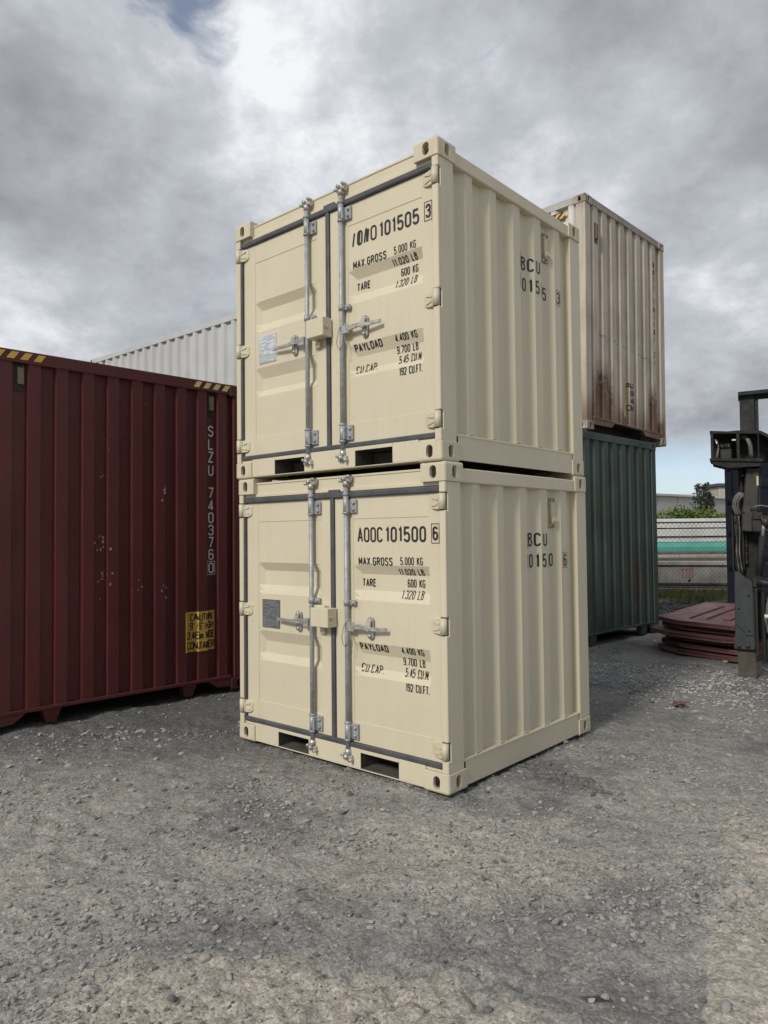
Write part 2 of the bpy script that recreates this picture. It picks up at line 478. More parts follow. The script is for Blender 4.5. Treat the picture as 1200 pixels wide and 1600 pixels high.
    g['m'] = (w * 1.1, [([(0, 0), (0, 0.62), (w * .5, 0.62), (w * .55, 0.5), (w * .55, 0)], False), ([(w * .55, 0.5), (w * .65, .62), (w, .62), (w * 1.1, .5), (w * 1.1, 0)], False)])
    g['.'] = (0.06, [([(0.03, 0.0), (0.03, 0.09)], False)])
    g[','] = (0.06, [([(0.05, 0.10), (0.0, -0.10)], False)])
    g["'"] = (0.06, [([(0.03, 0.75), (0.03, 1)], False)])
    g['"'] = (0.18, [([(0.03, 0.75), (0.03, 1)], False), ([(0.16, 0.75), (0.16, 1)], False)])
    g[' '] = (0.26, [])
    # the half-gone letters ahead of the numbers
    g['/'] = (0.20, [([(0, 0), (0.17, 1)], False)])
    g['@'] = (w * 0.9, [([(x_ * 0.9 + 0.05 * y_, y_) for x_, y_ in O[0]], True), ([(0.13, 0.02), (0.22, 0.98)], False)])
    g['#'] = (w * 0.9, [([(0, 0), (0.14, 0.92), (0.2, 1.0), (0.27, 0.9), (0.22, 0)], False), ([(0.30, 0.0), (0.40, 0.95)], False)])
    g['^'] = (w * 0.8, [([(0, 0), (0.05, 0.9), (0.16, 1), (0.26, 0.75), (0.36, 0)], False), ([(0.14, 0.9), (0.14, 0)], False)])
    return g


GL = glyphs()


def ribbon(pts, closed, t):
    P = [Vector(p) for p in pts]
    Q = [P[0]]
    for p in P[1:]:
        if (p - Q[-1]).length > 1e-5:
            Q.append(p)
    if closed and (Q[0] - Q[-1]).length < 1e-5:
        Q.pop()
    # subdivide so that the print can follow a corrugated sheet
    out = []
    n = len(Q)
    for i in range(n if closed else n - 1):
        a, b = Q[i], Q[(i + 1) % n]
        k = max(1, int((b - a).length / 0.007))
        out += [a.lerp(b, j / k) for j in range(k)]
    if not closed:
        out.append(Q[-1])
    n = len(out)
    L_, R_ = [], []
    for i in range(n):
        if closed:
            d0, d1 = out[i] - out[i - 1], out[(i + 1) % n] - out[i]
        else:
            d0 = out[i] - out[i - 1] if i else out[1] - out[0]
            d1 = out[i + 1] - out[i] if i < n - 1 else d0
        d0, d1 = d0.normalized(), d1.normalized()
        n0, n1 = Vector((-d0.y, d0.x)), Vector((-d1.y, d1.x))
        mt = (n0 + n1)
        if mt.length < 0.2:
            mt = n0.copy()
        mt.normalize()
        k = min(1.6, 1 / max(0.3, mt.dot(n0)))
        L_.append(out[i] + mt * (t / 2 * k))
        R_.append(out[i] - mt * (t / 2 * k))
    return L_, R_, closed


def text_into(mb, s, x0, x1, z0, z1, t, place, gap=0.17, slant=0.0):
    """write s between x0..x1 (rightwards) and z0..z1; place(x, z) gives the 3-D point on the surface"""
    h = z1 - z0 - t
    tot = sum(GL[c][0] for c in s) + gap * (len(s) - 1)
    kx = (x1 - x0 - t) / max(tot, 1e-6)
    x = x0 + t / 2
    for c in s:
        gw, strokes = GL[c]
        for pts, closed in strokes:
            L_, R_, cl = ribbon([(x + px * kx + slant * py * h, z0 + t / 2 + py * h) for px, py in pts], closed, t)
            a = [mb.bm.verts.new(place(p.x, p.y)) for p in L_]
            b = [mb.bm.verts.new(place(p.x, p.y)) for p in R_]
            n = len(a)
            for i in range(n if cl else n - 1):
                j = (i + 1) % n
                try:
                    mb.bm.faces.new((a[i], b[i], b[j], a[j]))
                except ValueError:
                    pass
        x += (gw + gap) * kx


def frame_into(mb, x0, x1, z0, z1, t, place):
    L_, R_, cl = ribbon([(x0, z0), (x1, z0), (x1, z1), (x0, z1)], True, t)
    a = [mb.bm.verts.new(place(p.x, p.y)) for p in L_]
    b = [mb.bm.verts.new(place(p.x, p.y)) for p in R_]
    n = len(a)
    for i in range(n):
        mb.bm.faces.new((a[i], b[i], b[(i + 1) % n], a[(i + 1) % n]))


# ------------------------------------------------------------------ corner castings (hollow, with real apertures)
def casting_mesh(sx, sy, sz, mt, w=0.182, l=0.186, h=0.118, scale=1.0):
    """block whose outer faces are x = 0 (towards sx), y = 0 (towards sy) and z = 0 (towards sz)"""
    w, l, h = w * scale, l * scale, h * scale

    def tmp(bm):
        me = bpy.data.meshes.new('tmp')
        bm.to_mesh(me)
        bm.free()
        o = bpy.data.objects.new('tmp', me)
        C.objects.link(o)
        return o
    bm = bmesh.new()
    bmesh.ops.create_cube(bm, size=1)
    for v in bm.verts:
        v.co = Vector(((v.co.x - 0.5) * w, (v.co.y - 0.5) * l, (v.co.z - 0.5) * h))
    outer = [e_ for e_ in bm.edges if sum(1 for k in range(3) if abs((e_.verts[0].co + e_.verts[1].co)[k]) < 1e-6) >= 2]
    bmesh.ops.bevel(bm, geom=outer, offset=0.017 * scale, segments=3, affect='EDGES', profile=0.5)
    rest = [e_ for e_ in bm.edges if len(e_.link_faces) == 2 and e_.calc_face_angle(0) > 1.2]
    bmesh.ops.bevel(bm, geom=rest, offset=0.003 * scale, segments=1, affect='EDGES', profile=0.5)
    a = tmp(bm)

    def cut(bm2):
        b = tmp(bm2)
        md = a.modifiers.new('b', 'BOOLEAN')
        md.operation = 'DIFFERENCE'
        md.object = b
        md.solver = 'EXACT'
        dg = bpy.context.evaluated_depsgraph_get()
        me2 = bpy.data.meshes.new_from_object(a.evaluated_get(dg))
        a.modifiers.clear()
        old = a.data
        a.data = me2
        bpy.data.meshes.remove(old)
        md_ = b.data
        bpy.data.objects.remove(b)
        bpy.data.meshes.remove(md_)

    def stad(axis, c1, c2, r1, r2, depth):
        """rounded slot through the face normal to axis"""
        bm2 = bmesh.new()
        ring = []
        n = 20
        for i in range(n):
            an = 2 * math.pi * i / n
            ca, sa = math.cos(an), math.sin(an)
            rr = min(r1, r2)
            ring.append((c1 + (r1 - rr) * (1 if ca > 0 else -1) + rr * ca, c2 + (r2 - rr) * (1 if sa > 0 else -1) + rr * sa))
        A, B = [], []
        for p, q in ring:
            for lst, dd in ((A, 0.01), (B, -depth)):
                co = [0, 0, 0]
                o1, o2 = [k for k in range(3) if k != axis]
                co[axis], co[o1], co[o2] = dd, p, q
                lst.append(bm2.verts.new(co))
        bm2.faces.new(A)
        bm2.faces.new(B[::-1])
        for i in range(n):
            bm2.faces.new((A[i], B[i], B[(i + 1) % n], A[(i + 1) % n]))
        bmesh.ops.recalc_face_normals(bm2, faces=bm2.faces)
        return bm2
    bm3 = bmesh.new()
    bmesh.ops.create_cube(bm3, size=1)
    wl = 0.022 * scale
    for v in bm3.verts:
        v.co = Vector(((v.co.x - 0.5) * (w - 2 * wl) - wl, (v.co.y - 0.5) * (l - 2 * wl) - wl, (v.co.z - 0.5) * (h - 2 * wl) - wl))
    cut(bm3)
    cut(stad(1, -0.088 * scale, -0.060 * scale, 0.025 * scale, 0.039 * scale, 0.04 * scale))
    cut(stad(0, -0.098 * scale, -0.060 * scale, 0.025 * scale, 0.039 * scale, 0.04 * scale))
    cut(stad(2, -0.09 * scale, -0.095 * scale, 0.032 * scale, 0.055 * scale, 0.04 * scale))
    me = a.data
    bpy.data.objects.remove(a)
    for v in me.vertices:
        v.co = Vector((v.co.x * sx, v.co.y * sy, v.co.z * sz))
    if sx * sy * sz < 0:
        me.flip_normals()
    me.name = 'corner_casting'
    me.materials.clear()
    me.materials.append(mt)
    for p in me.polygons:
        p.use_smooth = False
    return me


def add_castings(root, W, L, H, mt, scale=1.0, detail=True):
    for sx in (1, -1):
        for sy in (1, -1):
            for sz in (1, -1):
                me = casting_mesh(sx, sy, sz, mt, scale=scale)
                link_mesh('corner_casting', me, root, (sx * W / 2, sy * L / 2, H if sz > 0 else 0.0))


def copy_tree(o, parent=None, skip=()):
    c = o.copy()
    C.objects.link(c)
    c.parent = parent
    for ch in o.children:
        if ch.name.split('.')[0] not in skip:
            copy_tree(ch, c, skip)
    return c


# ------------------------------------------------------------------ cream mini containers
W, L, H = 1.937, 1.8197, 1.93
F, Rt, Bk, Lf = faces_of(W, L)
OUT = [(.313, .385), (.585, .660), (.868, .955), (1.148, 1.240), (1.436, 1.520)]
PROF = [(.150, .060)]
for a_, b_ in OUT:
    PROF += [(a_ - .054, .060), (a_, .020), (b_, .020), (b_ + .054, .060)]
PROF += [(1.68, .060)]
PS, PD = np.array([p[0] for p in PROF]), np.array([p[1] for p in PROF])
side_depth = lambda v: float(np.interp(v, PS, PD))

GR = [(1.310, 1.250, 1.147, 1.083), (.815, .737, .650, .600)]
PAN = .038
RD = (.146, .772, .015, .050)      # right door panel: u range and end tapers
LD = (1.072, 1.737, .050, .040)


def groove(u, z, D):
    tz = 0
    for a, b, c, d in GR:
        if d < z < a:
            tz = min(1, (a - z) / (a - b), (z - d) / (c - d))
    tu = max(0, min(1, (u - D[0]) / D[2], (D[1] - u) / D[3]))
    return .035 * min(tz, tu)


def dent(u, z, D):
    """slight waviness of the pressed door sheet"""
    lo, hi = D[0], D[1]
    w_ = mn.noise(Vector((u * 2.3 + (5 if D is LD else 0), z * 2.1, 1.7))) * .0035
    return w_ * max(0, min(1, (u - lo) / .08, (hi - u) / .08, (z - .303) / .08, (1.607 - z) / .08))


def door_depth(u, z):
    for D in (RD, LD):
        if D[0] <= u <= D[1] and .303 <= z <= 1.607:
            return PAN + groove(u, z, D) - dent(u, z, D)
    return .033


def corr_wall(mb, mp, prof, z0, z1, out):
    mb.grid([p[0] for p in prof], [z0, z1], lambda u, z: mp(u, z, float(np.interp(u, [p[0] for p in prof], [p[1] for p in prof]))))
    return mb.orient(out)


HZ = (1.695, .965, .246)


def build_cream():
    root = thing('shipping_container', '', 'shipping container')
    add_castings(root, W, L, H, CREAM2)
    # posts: front pair carry the hinge notches
    for mir in (0, 1):
        fm = (lambda u, z, d: F(W - u, z, d)) if mir else F
        mb = MB()
        mb.box(fm, .006, .056, .117, 1.813, .034, .165, .004)
        segs = [.117] + [q for z in HZ[::-1] for q in (z - .053, z + .053)] + [1.813]
        for a, b in zip(segs[::2], segs[1::2]):
            mb.box(fm, .006, .052, a, b, .006, .036, .005)
        mb.build('corner_post', CREAM, root)
        mb = MB()
        mb.box(fm, .006, .165, .117, 1.813, L - .165, L - .006, .006)
        mb.build('corner_post', CREAM, root)
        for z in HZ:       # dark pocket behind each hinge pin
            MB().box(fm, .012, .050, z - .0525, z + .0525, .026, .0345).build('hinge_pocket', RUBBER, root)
    # rails
    for mp in (Rt, Lf):
        MB().box(mp, .184, L - .184, 1.810, 1.897, .007, .062, .006).build('top_rail', CREAM, root)
        mb = MB()
        mb.box(mp, .184, L - .184, .014, .160, .009, .0135, .0015)
        mb.box(mp, .160, L - .160, .155, .172, .007, .066, .004)
        mb.build('bottom_rail', CREAM, root)
        mb = MB()       # weld bead and bent flange lips along the foot of the wall
        for a, b in OUT:
            mb.tube([mp(a + (b - a) * k / 6 - .03, .172 + .010 * math.sin(math.pi * k / 6), .014) for k in range(7)], .0035, 6)
        tag(mb.build('weld_bead', CREAM, root), kind='stuff')
    corr_wall(MB(), Rt, PROF, .160, 1.815, (1, 0, 0)).build('side_wall', CREAM, root)
    corr_wall(MB(), Lf, PROF, .160, 1.815, (-1, 0, 0)).build('side_wall', CREAM, root)
    pb = [(u * W / L, d) for u, d in PROF]
    corr_wall(MB(), Bk, pb, .160, 1.815, (0, 1, 0)).build('end_wall', CREAM, root)
    MB().box(Bk, .182, W - .182, 1.810, 1.905, .012, .07, .006).build('top_rail', CREAM, root)
    MB().box(Bk, .182, W - .182, .014, .166, .010, .07, .006).build('bottom_rail', CREAM, root)
    # header, sill, roof, floor
    mb = MB()
    mb.box(F, .180, W - .180, 1.788, 1.888, .040, .090, .005)
    mb.box(F, .182, W - .182, 1.882, 1.897, .034, .120, .003)
    mb.box(F, .055, W - .055, 1.790, 1.814, .030, .12, .003)
    mb.build('header_rail', CREAM, root)
    sill = MB()
    for a, b in ((.180, .387), (.706, 1.190), (1.504, W - .180)):
        sill.box(F, a, b, .014, .138, .014, .020, .002)
    for a, b in ((.387, .706), (1.190, 1.504)):
        sill.box(F, a, b, .116, .138, .014, .020, .0)
    sill.box(F, .180, W - .180, .008, .0135, .012, .14, .002)
    sill.box(F, .057, W - .057, .1185, .1365, .0225, .12, .003)
    sill.build('sill', CREAM, root)
    for a, b in ((.387, .706), (1.190, 1.504)):
        pk = MB()
        f2 = lambda u, z, d: F(u, z, d)
        d0, d1 = .021, L - .02
        pk.poly([f2(a, .014, d0), f2(b, .014, d0), f2(b, .014, d1), f2(a, .014, d1)])
        pk.poly([f2(a, .116, d0), f2(b, .116, d0), f2(b, .116, d1), f2(a, .116, d1)])
        pk.poly([f2(a, .014, d0), f2(a, .116, d0), f2(a, .116, d1), f2(a, .014, d1)])
        pk.poly([f2(b, .014, d0), f2(b, .116, d0), f2(b, .116, d1), f2(b, .014, d1)])
        pk.poly([f2(a, .014, d1), f2(b, .014, d1), f2(b, .116, d1), f2(a, .116, d1)])
        pk.build('fork_pocket', DARKIN, root)
    MB().box(F, .06, W - .06, .1175, .136, .055, L - .07).build('floor', DARKIN, root)
    mb = MB()
    k = 0
    v = .20
    while v < L - .2:
        mb.box(F, .07, W - .07, .030, .110, v, v + .04)
        v += .26
    mb.build('floor_beam', DARKIN, root)
    mb = MB()
    prof = [.03]
    mb.grid(np.linspace(.06, W - .06, 15), np.linspace(.08, L - .07, 12), lambda u, v_: F(u, 1.878 + .006 * (int(u * 50) % 2), v_))
    mb.orient((0, 0, 1)).build('roof', CREAM, root)
    # doors
    for D, u0, u1, nm in ((RD, .058, .936, 'R'), (LD, .972, W - .058 - .012, 'L')):
        mb = MB()
        lo, hi = D[0], D[1]
        mb.box(F, u0, lo, .166, 1.748, .033, .060, .0025)
        mb.box(F, hi, u1, .166, 1.748, .033, .060, .0025)
        mb.box(F, lo, hi, 1.607, 1.748, .0345, .060, .002)
        mb.box(F, lo, hi, .166, .303, .0345, .060, .002)
        door = mb.build('door', CREAM, root)
        pn = MB()
        us = sorted(set([lo, lo + D[2], hi - D[3], hi] + list(np.linspace(lo + D[2], hi - D[3], 12))))
        zs = sorted(set([.303, 1.607] + [q for g in GR for q in g] + list(np.linspace(.31, 1.6, 14))))

        def pt(u, z):
            return F(u, z, PAN + groove(u, z, D) - dent(u, z, D))
        pn.grid(us, zs, pt).orient((0, -1, 0)).build('door_panel', CREAM, door)
        # hinges
        for z in HZ:
            hb = MB()
            fm = F if nm == 'R' else (lambda u, z_, d: F(W - u, z_, d))
            hb.prism([(.052, z - .046, .010), (.075, z - .048, .014), (.112, z - .044, .020), (.134, z - .030, .026), (.134, z + .028, .026), (.112, z + .040, .020), (.075, z + .044, .014), (.052, z + .046, .010)], (0, 0, .024), fm, .003)
            hb.prism([(.060, z - .020, .006), (.110, z - .030, .014), (.112, z - .022, .014), (.062, z - .008, .006)], (0, 0, .01), fm)
            hb.prism([(.060, z + .018, .006), (.110, z + .026, .014), (.112, z + .018, .014), (.062, z + .006, .006)], (0, 0, .01), fm)
            c0 = fm(.031, z - .047, .012)
            c1 = fm(.031, z + .047, .012)
            hb.tube([c0, c1], .021, 12)
            hb.build('hinge', CREAM2, door)
        # lock rod with bearing brackets, cams and handle
        ur = .806 if nm == 'R' else 1.139
        sg = -1 if nm == 'R' else 1     # handle runs away from the seam; brackets' feet point to u smaller
        dr = .005
        rod = MB().tube([F(ur, .085, dr), F(ur, 1.850, dr)], .0155, 14)
        rod.build('lock_rod', GALV, door)
        for za, zb in ((1.640, 1.775), (.178, .300)):
            br = MB()
            br.tube([F(ur, za, dr), F(ur, za + .012, dr)], .0235, 14)
            br.tube([F(ur, za + .012, dr), F(ur, zb - .012, dr)], .020, 14)
            br.tube([F(ur, zb - .012, dr), F(ur, zb, dr)], .0235, 14)
            pa_, pb_ = (za + .006, zb - .042) if za > 1 else (za + .012, zb - .012)
            br.box(F, ur - .078, ur - .014, pa_, pb_, .016, .0325, .003)
            br.box(F, ur - .030, ur - .016, pa_ + .004, pb_ - .004, -.012, .02, .003)
            for q in (.25, .75):
                zc_ = pa_ + (pb_ - pa_) * q
                br.tube([F(ur - .058, zc_, .004), F(ur - .058, zc_, .02)], .010, 8)
            br.build('bearing_bracket', GALV, door)
        br = MB()
        za, zb = 1.045, 1.085
        br.tube([F(ur, za, dr), F(ur, zb, dr)], .021, 14)
        br.box(F, ur - .066, ur - .018, za + .004, zb - .004, .012, .030, .003)
        br.tube([F(ur - .052, (za + zb) / 2, .003), F(ur - .052, (za + zb) / 2, .03)], .010, 8)
        br.build('bearing_bracket', GALV, door)
        for za, s in ((1.868, 1), (.075, -1)):
            cm = MB()
            cm.tube([F(ur, za - s * .050, dr), F(ur, za - s * .012, dr)], .021, 12)
            cm.box(F, ur - .026, ur + .024, za - .015, za + .012, -.006, .020, .006)
            cm.box(F, ur - .040, ur - .020, za - .021, za + .015, -.010, .0255, .006)
            cm.box(F, ur + .018, ur + .038, za - .021, za + .015, -.010, .0255, .006)
            cm.tube([F(ur + .003, za + .002, -.026), F(ur + .003, za + .002, .02)], .013, 10)
            cm.tube([F(ur - .034, za + s * .016, -.02), F(ur - .034, za + s * .016, .02)], .011, 8)
            cm.tube([F(ur + .033, za - s * .012, -.022), F(ur + .033, za - s * .012, .02)], .010, 8)
            cm.build('cam_keeper', ZINC, door)
        hd = MB()
        zh = .912
        up_ = -1 if nm == 'R' else 1     # direction of the free end in u
        pv = ur + up_ * .190 if nm == 'R' else ur + .150
        end = ur + up_ * .345 if nm == 'R' else ur + .355
        hd.box(F, ur - .028 + up_ * .045, ur + .028 + up_ * .045, zh - .030, zh + .030, -.018, .006, .004)
        a0 = ur + up_ * .06
        pts_t = [(a0, zh + .018, -.014), (pv - up_ * .03, zh + .022, -.020), (pv + up_ * .03, zh + .010, -.016), (end, zh + .012, -.004),
                 (end, zh - .010, -.004), (pv + up_ * .03, zh - .014, -.016), (pv - up_ * .03, zh - .008, -.020), (a0, zh - .016, -.014)]
        hd.prism(pts_t, (0, 0, .012), F, .002)
        hd.build('lock_handle', ZINC, door)
        kp = MB()
        ring = [(pv + .026 * math.cos(R(q)), zh + (.046 if math.sin(R(q)) > 0 else -.046) + .026 * math.sin(R(q)), .0195) for q in range(0, 360, 20)]
        kp.prism(ring, (0, 0, .010), F, .002)
        kp.prism([(pv - .018, zh - .02, -.020), (pv + .018, zh - .01, -.020), (pv + .020, zh + .045, .0), (pv - .016, zh + .05, .0)], (0, 0, .02), F, .004)
        for q in (-.05, .05):
            kp.tube([F(pv, zh + q, .006), F(pv, zh + q, .021)], .012, 8)
        kp.build('handle_retainer', ZINC, door)
        if nm == 'R':
            wr = MB()       # thin seal wire looped over the rod
            wr.tube([F(ur - .012, .955, -.022), F(ur + .006, .90, -.024), F(ur + .024, .84, -.02), F(ur + .020, .80, -.014), F(ur, .785, -.02), F(ur - .02, .82, -.016), F(ur - .030, .90, -.01), F(ur - .034, .96, .0)], .0028, 6)
            wr.tube([F(ur - .03, .90, -.01), F(ur - .05, .80, .0), F(ur - .045, .74, .0)], .0025, 6)
            wr.build('seal_wire', GALV, door)
            lb = MB()
            lb.box(F, .918, 1.082, .897, 1.022, -.062, .026, .004)
            lb.box(F, 1.0, 1.100, .985, 1.034, -.012, .027, .003)
            lb.box(F, 1.020, 1.062, .845, .885, .006, .0315, .003)
            lbx = lb.build('lock_box', CREAM, door)
            MB().tube([Vector(Rt(0, 0, 0)) * 0 + Vector(F(.9165, .975 - .03 * math.sin(R(q)), -.03 + .016 * math.cos(R(q)))) for q in range(0, 181, 20)], .0035, 6).build('padlock_staple', GALV, door)
        else:
            pass
    # gaskets
    mb = MB()
    for a, b, z0, z1 in ((.058, .935, 1.749, 1.786), (.972, W - .060, 1.749, 1.786), (.058, W - .060, .136, .171)):
        mb.box(F, a, b, z0, z1, .012, .05, .009, 2)
    mb.box(F, .880, .985, 1.750, 1.806, .014, .05, .008, 2)
    mb.box(F, .937, .971, .150, 1.752, .018, .05, .007, 2)
    mb.box(F, W - .0695, W - .0565, .150, 1.786, .012, .05, .003)
    mb.box(F, .0525, .0575, .150, 1.786, .020, .05, .0)
    mb.build('door_gasket', RUBBER, root)
    # vent on the right wall
    mb = MB()
    dv = .056
    mb.box(Rt, 1.313, 1.390, 1.545, 1.752, .048, .0595, .002)
    mb.build('vent_backing', CREAM2, root)
    mb = MB()
    mb.box(Rt, 1.3245, 1.380, 1.600, 1.722, .034, .047, .003)
    mb.prism([(1.3245, 1.6, .043), (1.380, 1.6, .043), (1.380, 1.567, .038), (1.3245, 1.567, .038)], (0, .02, -.018), Rt)
    mb.build('vent_cover', PALEV, root)
    mb = MB()
    frame_into(mb, 1.313, 1.390, 1.545, 1.752, .004, lambda x, z: Rt(x, z, .0465))
    for v_, z_ in ((1.327, 1.738), (1.372, 1.738), (1.350, 1.556)):
        mb.tube([Rt(v_, z_, .044), Rt(v_, z_, .038)], .006, 8)
    mb.orient((1, 0, 0))
    mb.build('vent_edge', BLACKP, root)
    return root


PALEV = mat('vent_cream', (0.62, 0.545, 0.385), (0.57, 0.495, 0.345), 0.5, 0, 9)
LINES = [('MAX.GROSS', .727, .437, 1.309, 1.361, .0085), ('5.000 KG', .374, .199, 1.315, 1.364, .0060), ('11.020 LB', .403, .206, 1.253, 1.292, .0066),
         ('600 KG', .345, .209, 1.178, 1.228, .0064), ('1.320 LB', .383, .212, 1.107, 1.160, .0052), ('TARE', .725, .607, 1.171, 1.222, .0085),
         ('PAYLOAD', .729, .491, .765, .812, .0088), ('4.400 KG', .382, .206, .770, .813, .0064), ('9.700 LB', .388, .216, .698, .746, .0062),
         ('5.45 CU.M.', .368, .182, .630, .683, .0058), ('192 CU.FT.', .342, .157, .550, .599, .0064), ('CU.CAP.', .732, .538, .624, .676, .0066)]


def cream_lettering(root, prefix, number, check, row2, dz):
    door = [c for c in root.children if c.name.startswith('door') and not c.name.startswith('door_')][0]
    place = lambda x, z: F(-x, z, door_depth(-x, z) - .0034)
    mb = MB()
    text_into(mb, prefix, -.734, -.518, 1.456 + dz, 1.552 + dz, .0118, place, 0.26)
    text_into(mb, number, -.494, -.172, 1.456 + dz, 1.552 + dz, .0135, place, 0.30)
    text_into(mb, check, -.118, -.078, 1.466 + dz, 1.549 + dz, .0125, place)
    frame_into(mb, -.126, -.070, 1.450 + dz, 1.564 + dz, .0035, place)
    mb.orient((0, -1, 0)).build('number_lettering', BLACKP, door)
    for s, a, b, z0, z1, t in LINES:
        mb = MB()
        text_into(mb, s, -a, -b, z0 + dz, z1 + dz, t * .92, place, 0.30)
        mb.orient((0, -1, 0)).build('weight_lettering', BLACKP, door)
    place2 = lambda x, z: Rt(x, z, side_depth(x) - .003)
    for z0, z1, row in ((1.412, 1.506, (('B', 1.057, .052), ('C', 1.121, .042), ('U', 1.196, .050))),
                        (1.265, 1.359, ((row2[0], 1.064, .046), (row2[1], 1.121, .020), (row2[2], 1.184, .050), (row2[3], 1.347, .050)))):
        for ch, c_, wd in row:
            mb = MB()
            text_into(mb, ch, c_ - wd / 2, c_ + wd / 2, z0, z1, .012, place2)
            mb.orient((1, 0, 0)).build('side_letter', BLACKP, root)
    mb = MB()
    text_into(mb, check, 1.464, 1.504, 1.262, 1.350, .0095, place2)
    frame_into(mb, 1.456, 1.512, 1.250, 1.362, .003, place2)
    for xx, z0, z1 in ((.953, 1.40, 1.506), (.953, 1.255, 1.36), (1.238, 1.255, 1.36)):
        frame_into(mb, xx - .001, xx + .001, z0, z1, .0016, place2)
    mb.orient((1, 0, 0)).build('check_digit', BLACKP, root)


def data_plate(root, mt, mprint):
    door = [c for c in root.children if c.name.startswith('door') and not c.name.startswith('door_')][1]
    MB().box(F, 1.502, 1.692, .841, 1.044, .030, .0375, .0008).build('data_plate', mt, door)
    mb = MB()
    r_ = random.Random(3)
    pl = lambda x, z: F(-x, z, .0288)
    z = 1.03
    row = 0
    while z > .855:
        x = -1.684
        if row == 0:
            x = -1.64
        while x < -1.515:
            w_ = r_.uniform(.014, .05)
            if r_.random() < .74:
                z1 = z - .005
                mb.poly([pl(x, z1), pl(min(x + w_, -1.512), z1), pl(min(x + w_, -1.512), z), pl(x, z)])
            x += w_ + .008
        z -= .0125
        row += 1
    for q in (.847, .893, .94, 1.037):
        mb.poly([pl(-1.689, q), pl(-1.505, q), pl(-1.505, q + .0014), pl(-1.689, q + .0014)])
    for q in (1.689, 1.600, 1.506):
        mb.poly([pl(-q, .845), pl(-q + .0014, .845), pl(-q + .0014, 1.0), pl(-q, 1.0)])
    mb.orient((0, -1, 0)).build('plate_print', mprint, door)


def base_centre(x, y, yaw, W_, L_):
    fd = Vector((-math.cos(yaw), math.sin(yaw), 0))
    sd = Vector((math.sin(yaw), math.cos(yaw), 0))
    return Vector((x, y, 0)) + fd * W_ / 2 + sd * L_ / 2


low_c = build_cream()
pos = base_centre(.3549, 4.2336, .7203, W, L)
low_c.location = pos
low_c.rotation_euler = (0, 0, -.7203)
tag(low_c, 'cream mini container 101500 at the bottom of the pair, standing on the gravel', 'shipping container', 'cream mini shipping containers')
upp_c = copy_tree(low_c)
pos = base_centre(.3359, 4.2302, .7234, W, L)
pos.z = H + .001
upp_c.location = pos
upp_c.rotation_euler = (0, 0, -.7234)
upp_c['label'] = 'cream mini container 101505 stacked on top of the other cream one'
cream_lettering(low_c, 'A0OC', '101500', '6', '0150', .0)
cream_lettering(upp_c, '/@#0', '101505', '3', '0155', .0)
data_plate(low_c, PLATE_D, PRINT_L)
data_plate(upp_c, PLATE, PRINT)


# ------------------------------------------------------------------ full size containers
def trapez(length, a, b, pitch, outer, slope, d_out, d_in, start):
    """corrugation profile between a and b"""
    pr = [(a, d_in)]
    s = start
    while s - slope < a:
        s += pitch
    while s + outer + slope < b:
        pr += [(s - slope, d_in), (s, d_out), (s + outer, d_out), (s + outer + slope, d_in)]
        s += pitch
    pr.append((b, d_in))
    return pr


def big_container(label, W_, L_, H_, mw, mf, end_start, end_pitch=.222, end_outer=.098, end_slope=.014, raised=.12, mc=None, feet=(.63, .078, .038), gus=.26, d_in=.054):
    """W_ is the length (x), L_ the end width (y); the end wall faces +x, a long side faces -y"""
    f, r, b, l = faces_of(W_, L_)
    root = thing('shipping_container', label, 'shipping container')
    add_castings(root, W_, L_, H_, mc or mf, 1.0)
    for mp, Ln in ((f, W_), (b, W_)):
        for a, c in ((.008, .15), (Ln - .15, Ln - .008)):
            MB().box(mp, a, c, .117, H_ - .117, .007, .15, .006).build('corner_post', mf, root)
    pe = trapez(L_, .14, L_ - .14, end_pitch, end_outer, end_slope, .016, d_in, end_start)
    pf = trapez(W_, .14, W_ - .14, .28, .075, .045, .014, .066, .19)
    for mp, Ln, pr, nv, nm in ((r, L_, pe, (1, 0, 0), 'end_wall'), (l, L_, pe, (-1, 0, 0), 'end_wall'), (f, W_, pf, (0, -1, 0), 'side_wall'), (b, W_, pf, (0, 1, 0), 'side_wall')):
        corr_wall(MB(), mp, pr, raised, H_ - .095, nv).build(nm, mw, root)
        mb = MB()
        mb.box(mp, .182, Ln - .182, H_ - .105, H_ - .004, .008, .075, .005)
        mb.build('top_rail', mf, root)
        mb = MB()
        mb.box(mp, .182, Ln - .182, raised - .004, raised + .026, .006, .070, .004)
        if Ln == L_:
            # feet and corner gussets under the end rail
            for c in ((Ln / 2 - feet[0], Ln / 2 + feet[0]) if feet else ()):
                mb.prism([(c - feet[1], raised - .004, .012), (c + feet[1], raised - .004, .012), (c + feet[2], .004, .030), (c - feet[2], .004, .030)], (0, 0, .09), mp, .003)
            for a, k in ((.180, 1), (Ln - .180, -1)):
                mb.prism([(a, raised - .004, .010), (a + k * gus, raised - .004, .010), (a + k * (gus - .10), raised - .075, .010), (a, raised - .085, .010)], (0, 0, .05), mp, .003)
        else:
            mb.box(mp, .182, Ln - .182, .03, raised - .006, .012, .06, .003)
        mb.build('bottom_rail', mf, root)
    mb = MB()
    mb.grid([.06, W_ - .06], np.linspace(.06, L_ - .06, 3), lambda u, v: f(u, H_ - .02, v))
    mb.orient((0, 0, 1)).build('roof', mw, root)
    MB().box(f, .07, W_ - .07, raised + .028, raised + .05, .075, L_ - .075).build('floor', DARKIN, root)
    mb = MB()
    k = .4
    while k < W_ - .4:
        mb.box(f, k, k + .05, .05, raised + .026, .075, L_ - .075)
        k += .6
    mb.build('floor_beam', DARKIN, root)
    dep = lambda v: float(np.interp(v, [p[0] for p in pe], [p[1] for p in pe]))
    return root, f, r, dep


